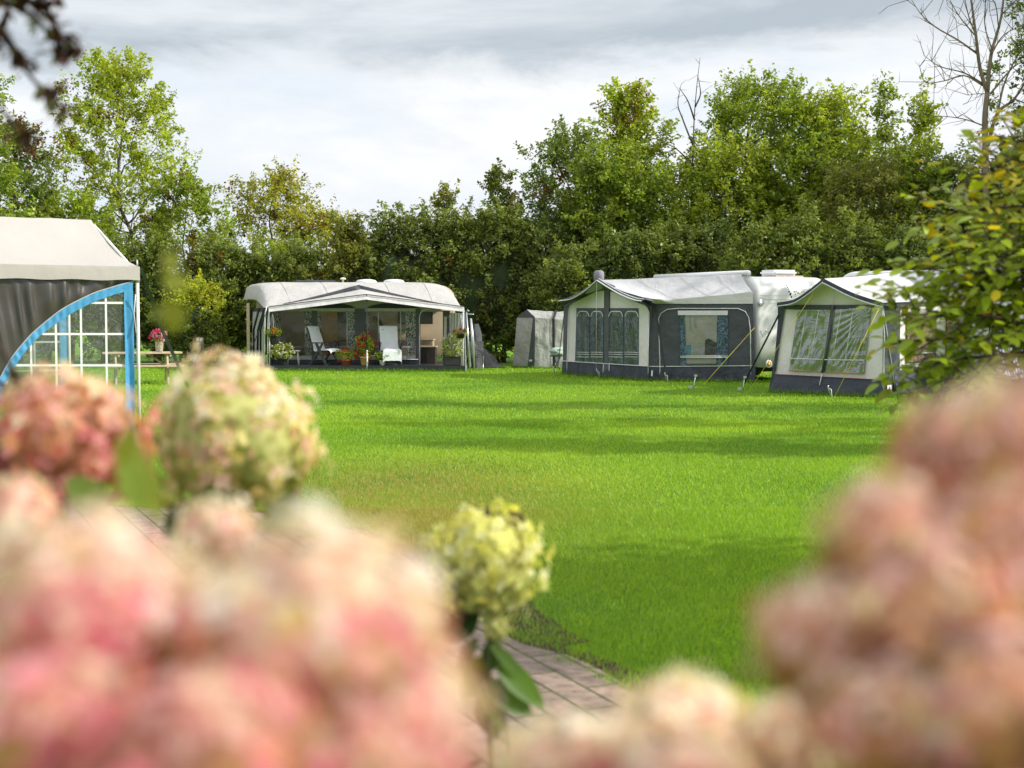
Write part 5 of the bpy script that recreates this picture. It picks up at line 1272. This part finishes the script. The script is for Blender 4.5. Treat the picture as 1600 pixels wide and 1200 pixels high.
# ---- beech branches at the right
def beech():
    r=np.random.default_rng(9); rr=random.Random(9)
    t=thing('beech_tree','beech with yellowing green leaves on branches reaching in from the right','tree',(3.3,6.6,0))
    tk=MB(); tk.tube([V(3.32,6.6,-.05),V(3.3,6.55,.8),V(3.28,6.6,1.8),V(3.32,6.65,2.9),V(3.28,6.6,3.6)],[.09,.08,.065,.045,.02],9)
    LS=LeafSet(); 
    MS=[((3.3,6.6,1.9),(1475,425),5.1),((3.3,6.6,1.8),(1500,440),5.3),((3.3,6.6,1.75),(1530,425),4.9),((3.3,6.6,1.7),(1460,470),5.2),((3.3,6.6,1.5),(1430,500),5.0),((3.3,6.6,1.85),(1555,440),5.2),((3.3,6.6,1.3),(1475,565),5.1),((3.3,6.6,1.2),(1445,560),5.3),((3.3,6.6,1.15),(1401,480),5.0),((3.3,6.6,1.45),(1436,420),5.2),((3.3,6.6,1.3),(1408,535),5.1),((3.3,6.6,1.75),(1490,360),5.3),((3.3,6.6,1.95),(1470,335),5.0),((3.3,6.6,2.1),(1510,275),5.2),((3.3,6.6,2.3),(1565,225),5.3),
       ((3.3,6.6,1.0),(1446,590),5.1),((3.3,6.6,1.1),(1426,615),5.2),((3.3,6.6,1.6),(1506,450),5.6),((3.3,6.6,1.5),(1481,520),5.5),((3.3,6.6,.95),(1506,585),5.0),((3.3,6.6,2.0),(1590,300),5.6),((3.3,6.6,1.9),(1503,390),4.8),((3.3,6.6,1.35),(1526,560),5.6),((3.3,6.6,1.7),(1416,455),5.25),((3.3,6.6,2.2),(1605,255),4.9),((3.3,6.6,1.2),(1566,520),5.0),((3.3,6.6,1.4),(1566,470),5.3),((3.3,6.6,1.85),(1525,330),5.4),((3.3,6.6,2.4),(1610,205),5.4)]
    MS+= [((3.3,6.6,rr.uniform(1.0,2.4)),(rr.uniform(1750,2350),rr.uniform(190,590)),rr.uniform(4.7,6.0)) for _ in range(22)]
    MS+= [((3.3,6.6,rr.uniform(2.4,3.4)),(rr.uniform(1720,2150),rr.uniform(-350,150)),rr.uniform(5.0,5.7)) for _ in range(14)]
    mains=[(b,e,y*1.25) for b,e,y in MS]
    def leaf(p,d,hgt):
        g=rr.random(); 
        yel=max(0,min(1,(hgt-1.9)/.45)); 
        if g<.03+.34*yel: c=(.55,.45,.03)
        elif g<.14+.46*yel: c=(.36,.40,.03)
        elif g<.15+.46*yel+.02: c=(.46,.40,.03)
        else: c=(.35,.46,.03)
        k=rr.uniform(.65,1.25); c=tuple(x*k for x in c)
        up=V(rr.uniform(-.5,.5),rr.uniform(-.7,.3),1)
        L_=rr.uniform(.05,.085); LS.add(blade_leaf(p,d,up,L_,L_*rr.uniform(.5,.62),rr.uniform(.0,.5),rr.uniform(.0,.35)),c)
    for (b,(px,py),Y) in mains:
        b=V(3.3,6.6,b[2]*1.0+.0); e=P(px,py,Y); L_=(e-b).length
        l=smoothline([b,b.lerp(e,.35)+V(0,rr.uniform(-.1,.1),.10*L_),b.lerp(e,.7)+V(0,rr.uniform(-.1,.1),.06*L_),e],6)
        tk.tube(l,[.014-.0115*i/(len(l)-1) for i in range(len(l))],5)
        for i in range(3,len(l)):
            d0=(l[i]-l[i-1]).normalized()
            for s in range(2):
                side=V(rr.uniform(-.3,.3),rr.uniform(-1,1),rr.uniform(-.55,.75)).normalized()
                d=(d0*.8+side*.8).normalized(); tl=rr.uniform(.14,.44)*(1-.5*i/len(l))+.05
                p1=l[i]+d*tl*.5+V(0,0,.01); p2=l[i]+d*tl-V(0,0,.015); tk.tube([l[i],p1,p2],[.004,.003,.0015],4)
                k=int(3+tl*9); 
                for q in range(k):
                    t_=(q+1)/k; p=l[i].lerp(p1,t_*2) if t_<.5 else p1.lerp(p2,(t_-.5)*2)
                    sd=d.cross(V(0,0,1)).normalized()*(1 if q%2 else -1)
                    leaf(p,(d*.7+sd*.8+V(0,0,rr.uniform(-.35,.15))),p.z)
    part('trunk',tk,M['twig'],t); LS.build('foliage',M['leaf_near'],t)
beech()
# ---- hanging twigs with brown leaves at the upper left
def copper():
    rr=random.Random(3); t=thing('copper_shrub','blurred twigs with wilted brown leaf clusters hanging at the upper left','tree',(-1.55,2.6,0))
    tk=MB(); tk.tube([V(-1.55,2.6,-.05),V(-1.5,2.6,1.2),V(-1.4,2.55,2.2),V(-1.2,2.5,2.6)],[.04,.035,.025,.012],7); LS=LeafSet()
    base=V(-1.3,2.52,2.4)
    for pts,cl in(([(-40,-40),(30,-10),(75,20),(105,60),(120,75)],[(75,15),(92,35),(105,55),(122,72),(85,5),(70,-5)]),([(-40,30),(10,50),(40,90),(60,100)],[(20,25),(5,45),(35,95),(52,102),(10,60)]),([(60,30),(95,70),(105,90)],[(98,75),(108,92),(128,68)]),([(-30,120),(5,170),(40,205),(48,212)],[(35,205),(50,213)]),([(10,60),(60,130),(95,160),(105,175)],[(88,140),(104,172)]),([(-40,10),(0,-5),(40,-10)],[(0,0),(30,-5),(45,0),(60,8)]),([(0,540),(30,590),(60,600)],[(20,585),(48,578),(5,600)])):
        l=smoothline([P(x,y,2.5) for x,y in pts],5)
        if pts[0][1]<300: tk.tube([base,l[0]],[.008,.006],5)
        else: tk.tube([V(-1.5,2.6,1.3),l[0]],[.006,.005],5)
        tk.tube(l,[.005-.003*i/(len(l)-1) for i in range(len(l))],5)
        for x,y in cl:
            c=P(x,y,2.5)
            for k in range(7 if pts[0][1]>130 or pts[0][0]<0 and x<10 else 12):
                d=V(rr.uniform(-1,1),rr.uniform(-1,1),rr.uniform(-1,.5)); g=rr.uniform(.6,1.3)
                LS.add(blade_leaf(c+V(rr.gauss(0,.008),rr.gauss(0,.008),rr.gauss(0,.008)),d,(0,0,1),rr.uniform(.016,.032),rr.uniform(.009,.016),rr.uniform(-.3,.6)),(.085*g,.038*g,.026*g))
        for k in range(10):
            q=l[rr.randrange(len(l))]; LS.add(blade_leaf(q,(rr.uniform(-1,1),rr.uniform(-1,1),rr.uniform(-1,.3)),(0,0,1),.035,.014,.2),(.14,.17,.05))
    for k in range(240):
        z=rr.uniform(.9,2.9); c=V(-1.62+rr.gauss(0,.22),2.6+rr.gauss(0,.22),z); g=rr.uniform(.6,1.3)
        if c.x>-1.32: continue
        LS.add(blade_leaf(c,(rr.uniform(-1,1),rr.uniform(-1,1),rr.uniform(-1,.4)),(0,0,1),rr.uniform(.03,.06),rr.uniform(.018,.03),.3),(.085*g,.05*g,.028*g) if k%3 else (.12*g,.15*g,.04*g))
        if k%4==0: tk.tube([V(-1.5,2.6,max(.3,z-.25)),c],[.005,.002],4)
    part('trunk',tk,M['twig'],t); LS.build('foliage',M['leaf_near'],t)
copper()
# ---- hydrangeas
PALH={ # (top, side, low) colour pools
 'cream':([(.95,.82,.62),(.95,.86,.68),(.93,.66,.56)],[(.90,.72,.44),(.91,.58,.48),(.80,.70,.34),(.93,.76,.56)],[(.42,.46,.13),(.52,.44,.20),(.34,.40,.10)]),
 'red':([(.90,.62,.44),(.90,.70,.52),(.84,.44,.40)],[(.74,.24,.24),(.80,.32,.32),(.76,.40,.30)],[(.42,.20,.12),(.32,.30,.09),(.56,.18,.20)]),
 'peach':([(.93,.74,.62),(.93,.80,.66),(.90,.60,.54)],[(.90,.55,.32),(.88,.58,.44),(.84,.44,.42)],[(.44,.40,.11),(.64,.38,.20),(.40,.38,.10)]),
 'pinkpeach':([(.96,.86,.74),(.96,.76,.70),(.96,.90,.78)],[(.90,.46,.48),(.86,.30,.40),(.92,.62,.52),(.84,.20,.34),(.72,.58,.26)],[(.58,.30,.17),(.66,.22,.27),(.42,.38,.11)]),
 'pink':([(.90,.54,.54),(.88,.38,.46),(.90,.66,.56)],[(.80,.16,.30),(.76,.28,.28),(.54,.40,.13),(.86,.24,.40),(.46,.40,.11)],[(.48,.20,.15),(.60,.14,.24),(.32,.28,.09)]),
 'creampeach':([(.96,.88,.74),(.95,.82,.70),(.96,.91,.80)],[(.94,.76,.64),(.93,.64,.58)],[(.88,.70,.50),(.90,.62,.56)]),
 'salmon':([(.95,.68,.62),(.95,.76,.66),(.94,.60,.62)],[(.88,.38,.40),(.80,.48,.28),(.92,.46,.54),(.66,.44,.17),(.52,.42,.14),(.92,.60,.50)],[(.42,.26,.09),(.60,.24,.22),(.38,.32,.09)]),  # browner pools, the right bush's shade lies partly in these colours
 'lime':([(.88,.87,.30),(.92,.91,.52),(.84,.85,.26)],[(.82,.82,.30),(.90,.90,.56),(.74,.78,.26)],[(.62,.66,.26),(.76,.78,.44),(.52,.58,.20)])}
def panicle(bush,c,w,h,Y,pal,seed,n=230,tilt=(0,0),fs=1.0,shape='dome',lab=None,mott=.30):
    """flower head: many four petalled florets over a blunt cone"""
    rr=random.Random(seed); C=P(c[0],c[1],Y); rw=w/F*Y/2; rh=h/F*Y/2
    T,S_,Lo=PALH[pal]; vs=[];fq=[];cs=[]
    ax=V(tilt[0],tilt[1],1).normalized(); ex=V(1,0,0); ex=(ex-ax*ex.dot(ax)).normalized(); ey=ax.cross(ex)
    fl=fs*rw*.145
    for i in range(n):
        k=(i+.5)/n; zz=1-2*k; a=i*2.39996+rr.uniform(-.2,.2); q=math.sqrt(max(0,1-zz*zz))
        if shape=='cone': q*= (.62+.38*(1-(zz+1)/2))*1.05
        bump=1+.22*noise.noise(V(math.cos(a)*q*2.2+seed,math.sin(a)*q*2.2,zz*2.2))*1.6
        nrm=(ex*(q*math.cos(a))+ey*(q*math.sin(a))+ax*zz*.8).normalized()
        p=C+(ex*(q*math.cos(a)*rw)+ey*(q*math.sin(a)*rw)+ax*zz*rh)*bump*rr.uniform(.88,1.06)
        nd=(nrm+V(rr.gauss(0,.35),rr.gauss(0,.35),rr.gauss(0,.35))).normalized()
        u=nd.orthogonal().normalized(); v=nd.cross(u); ro=rr.random()*6.28
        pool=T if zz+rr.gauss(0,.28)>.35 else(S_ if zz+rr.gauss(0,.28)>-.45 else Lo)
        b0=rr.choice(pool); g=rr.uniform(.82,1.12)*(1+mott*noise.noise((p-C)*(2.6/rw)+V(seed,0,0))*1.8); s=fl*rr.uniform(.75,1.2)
        for j in range(4):
            w0=ro+j*math.pi/2; d=u*math.cos(w0)+v*math.sin(w0); t=nd.cross(d)
            cup=rr.uniform(.0,.35)
            o=len(vs); vs+= [p+nd*.001*j,p+d*s*.55-t*s*.42+nd*s*cup*.35,p+d*s*1.05+nd*s*cup,p+d*s*.55+t*s*.42+nd*s*cup*.35,]
            fq.append((o,o+1,o+2,o+3)); gg=g*rr.uniform(.92,1.06)
            cc=tuple(min(.95,x*gg) for x in b0); cs+= [tuple(x*.8 for x in cc),cc,tuple(min(.95,x*1.04) for x in cc),cc]
    hd=mesh_np('flower_head',np.array([tuple(x) for x in vs]),np.array(fq),np.array(cs),M['petal'],bush)
    if lab: hd['label']=lab
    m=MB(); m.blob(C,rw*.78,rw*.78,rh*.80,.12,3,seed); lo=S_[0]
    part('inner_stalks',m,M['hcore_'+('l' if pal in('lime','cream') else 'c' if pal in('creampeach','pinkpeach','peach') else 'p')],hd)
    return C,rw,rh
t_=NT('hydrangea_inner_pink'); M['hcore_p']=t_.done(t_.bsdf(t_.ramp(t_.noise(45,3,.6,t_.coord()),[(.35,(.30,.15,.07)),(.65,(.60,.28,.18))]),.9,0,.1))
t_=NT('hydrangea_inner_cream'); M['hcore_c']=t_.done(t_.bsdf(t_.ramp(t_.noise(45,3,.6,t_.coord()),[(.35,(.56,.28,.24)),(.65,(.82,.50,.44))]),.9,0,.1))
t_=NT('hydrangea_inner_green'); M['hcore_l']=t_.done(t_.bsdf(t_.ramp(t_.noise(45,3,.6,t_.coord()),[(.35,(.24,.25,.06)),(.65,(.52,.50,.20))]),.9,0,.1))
def hyd_bush(label,root,heads,leaves,group='hydrangea bushes around the viewpoint'):
    b=thing('hydrangea_bush',label,'flowering shrub',root); st=MB(); R0=V(*root); rr=random.Random(int(abs(root[0])*100)+3)
    for i,h in enumerate(heads):
        C,rw,rh=panicle(b,*h[:5],i*7+int(abs(root[0])*50)+1,**(h[5] if len(h)>5 else {}))
        j=R0+V(rr.uniform(-.12,.12),rr.uniform(-.1,.1),.05)
        a=C-V(0,0,rh*.7); mid=j.lerp(a,.6)+V(rr.uniform(-.04,.04),rr.uniform(-.04,.04),.05)
        st.tube(smoothline([j,mid,a,C],5),[.007-.004*k/15 for k in range(16)],6)
    part('stem',st,M['stem'],b)
    LS=LeafSet()
    for (bp,tp,Y,Wd,col) in leaves:
        p0=P(*bp,Y); p1=P(*tp,Y); d=p1-p0
        LS.add(blade_leaf(p0,d,(rr.uniform(-.3,.3),-1,.6),d.length,Wd,.06,.2,1.0,10),col)
    # more leaves along the stems, below the blooms
    for i,h in enumerate(heads):
        C=P(h[0][0],h[0][1],h[3]); rh=h[2]/F*h[3]/2
        for k in range(24):
            q=C.lerp(R0,rr.uniform(.30,.9))-V(0,0,rh*.8); a=rr.random()*6.28; d=V(math.cos(a),math.sin(a),rr.uniform(-.5,.3)); L_=rr.uniform(.08,.13); g=rr.uniform(.6,1.2)
            LS.add(blade_leaf(q,d,(0,0,1),L_,L_*.5,.3,.2,1.0,8),(.07*g,.125*g,.02*g))
    LS.build('foliage',M['leaf_near'],b)
    return b
GRN=(.09,.17,.02); DG=(.035,.075,.012); YG=(.24,.27,.03)
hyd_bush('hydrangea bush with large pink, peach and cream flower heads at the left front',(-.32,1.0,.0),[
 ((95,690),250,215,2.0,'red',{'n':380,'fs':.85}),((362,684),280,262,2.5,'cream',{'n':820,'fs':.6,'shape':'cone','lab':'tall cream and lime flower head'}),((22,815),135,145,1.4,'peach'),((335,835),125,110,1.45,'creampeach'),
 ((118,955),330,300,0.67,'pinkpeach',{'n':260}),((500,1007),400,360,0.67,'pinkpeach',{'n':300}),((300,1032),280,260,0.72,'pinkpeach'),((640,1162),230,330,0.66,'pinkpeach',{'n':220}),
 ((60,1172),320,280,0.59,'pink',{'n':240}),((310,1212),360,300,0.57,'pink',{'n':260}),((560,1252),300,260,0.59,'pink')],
 [((190,745),(206,660),1.25,.022,YG),((215,800),(195,715),1.2,.022,(.24,.33,.05)),((160,800),(100,745),1.6,.04,(.15,.22,.03)),((245,820),(212,690),1.22,.016,(.30,.36,.06)),
  ((310,800),(250,835),2.0,.06,DG),((300,775),(360,830),2.0,.06,DG),((420,790),(470,820),1.5,.05,(.10,.12,.02)),((20,870),(70,890),1.1,.05,GRN),
  ((275,420),(262,395),1.3,.018,YG),((290,450),(255,430),1.3,.02,YG),((275,470),(272,520),1.3,.022,YG),((262,480),(240,500),1.3,.016,YG)])
b=hyd_bush('single yellow green hydrangea bloom on a leafy stem beside the path',(-.07,3.0,.012),[
 ((762,880),176,166,3.0,'lime',{'n':430,'fs':.85,'mott':.15}),((775,985),52,48,2.98,'lime',{'n':50})],
 [((765,1010),(820,1060),2.97,.026,GRN),((750,1090),(790,1150),2.95,.03,(.10,.2,.02)),((745,1000),(715,1050),2.96,.03,DG),((740,940),(690,960),2.97,.034,DG),((745,955),(680,1000),2.99,0.084,DG),((750,960),(700,975),2.99,0.070,DG),((770,1030),(855,1115),2.98,0.056,(.10,.20,.015)),((755,1070),(835,1125),2.98,0.056,(.09,.18,.015)),((750,1030),(735,1085),2.99,0.056,GRN),((755,1080),(775,1165),2.98,0.063,(.08,.15,.03)),((760,1050),(720,1100),2.99,0.056,GRN),((775,1000),(760,1060),2.99,0.042,DG),
  ((765,810),(745,797),2.99,0.031,(.06,.045,.02)),((790,808),(825,815),3.01,0.028,(.08,.06,.03))])
hyd_bush('low hydrangea bush with pale cream peach heads at the bottom edge',(.22,1.05,.0),[
 ((1070,1150),220,165,.92,'creampeach',{'n':260}),((1240,1165),165,150,.90,'creampeach',{'n':260}),((1010,1168),170,105,.88,'creampeach',{'n':240}),((890,1200),240,110,.85,'creampeach',{'n':260}),((1050,1215),260,120,.80,'pinkpeach')],[])
hyd_bush('hydrangea bush with salmon brown flower heads, shade put in their colour, at the right front',(.48,.85,.0),[
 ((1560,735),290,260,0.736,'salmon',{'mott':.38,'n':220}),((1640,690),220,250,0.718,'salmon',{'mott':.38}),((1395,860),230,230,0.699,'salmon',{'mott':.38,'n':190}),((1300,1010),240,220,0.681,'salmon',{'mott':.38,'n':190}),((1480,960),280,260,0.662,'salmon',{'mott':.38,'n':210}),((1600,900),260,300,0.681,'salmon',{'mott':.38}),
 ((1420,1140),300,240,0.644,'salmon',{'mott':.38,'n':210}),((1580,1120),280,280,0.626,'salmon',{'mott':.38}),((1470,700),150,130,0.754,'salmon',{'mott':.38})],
 [((1440,960),(1380,930),.78,.03,(.10,.09,.02)),((1530,850),(1460,800),.8,.03,(.09,.08,.02))])
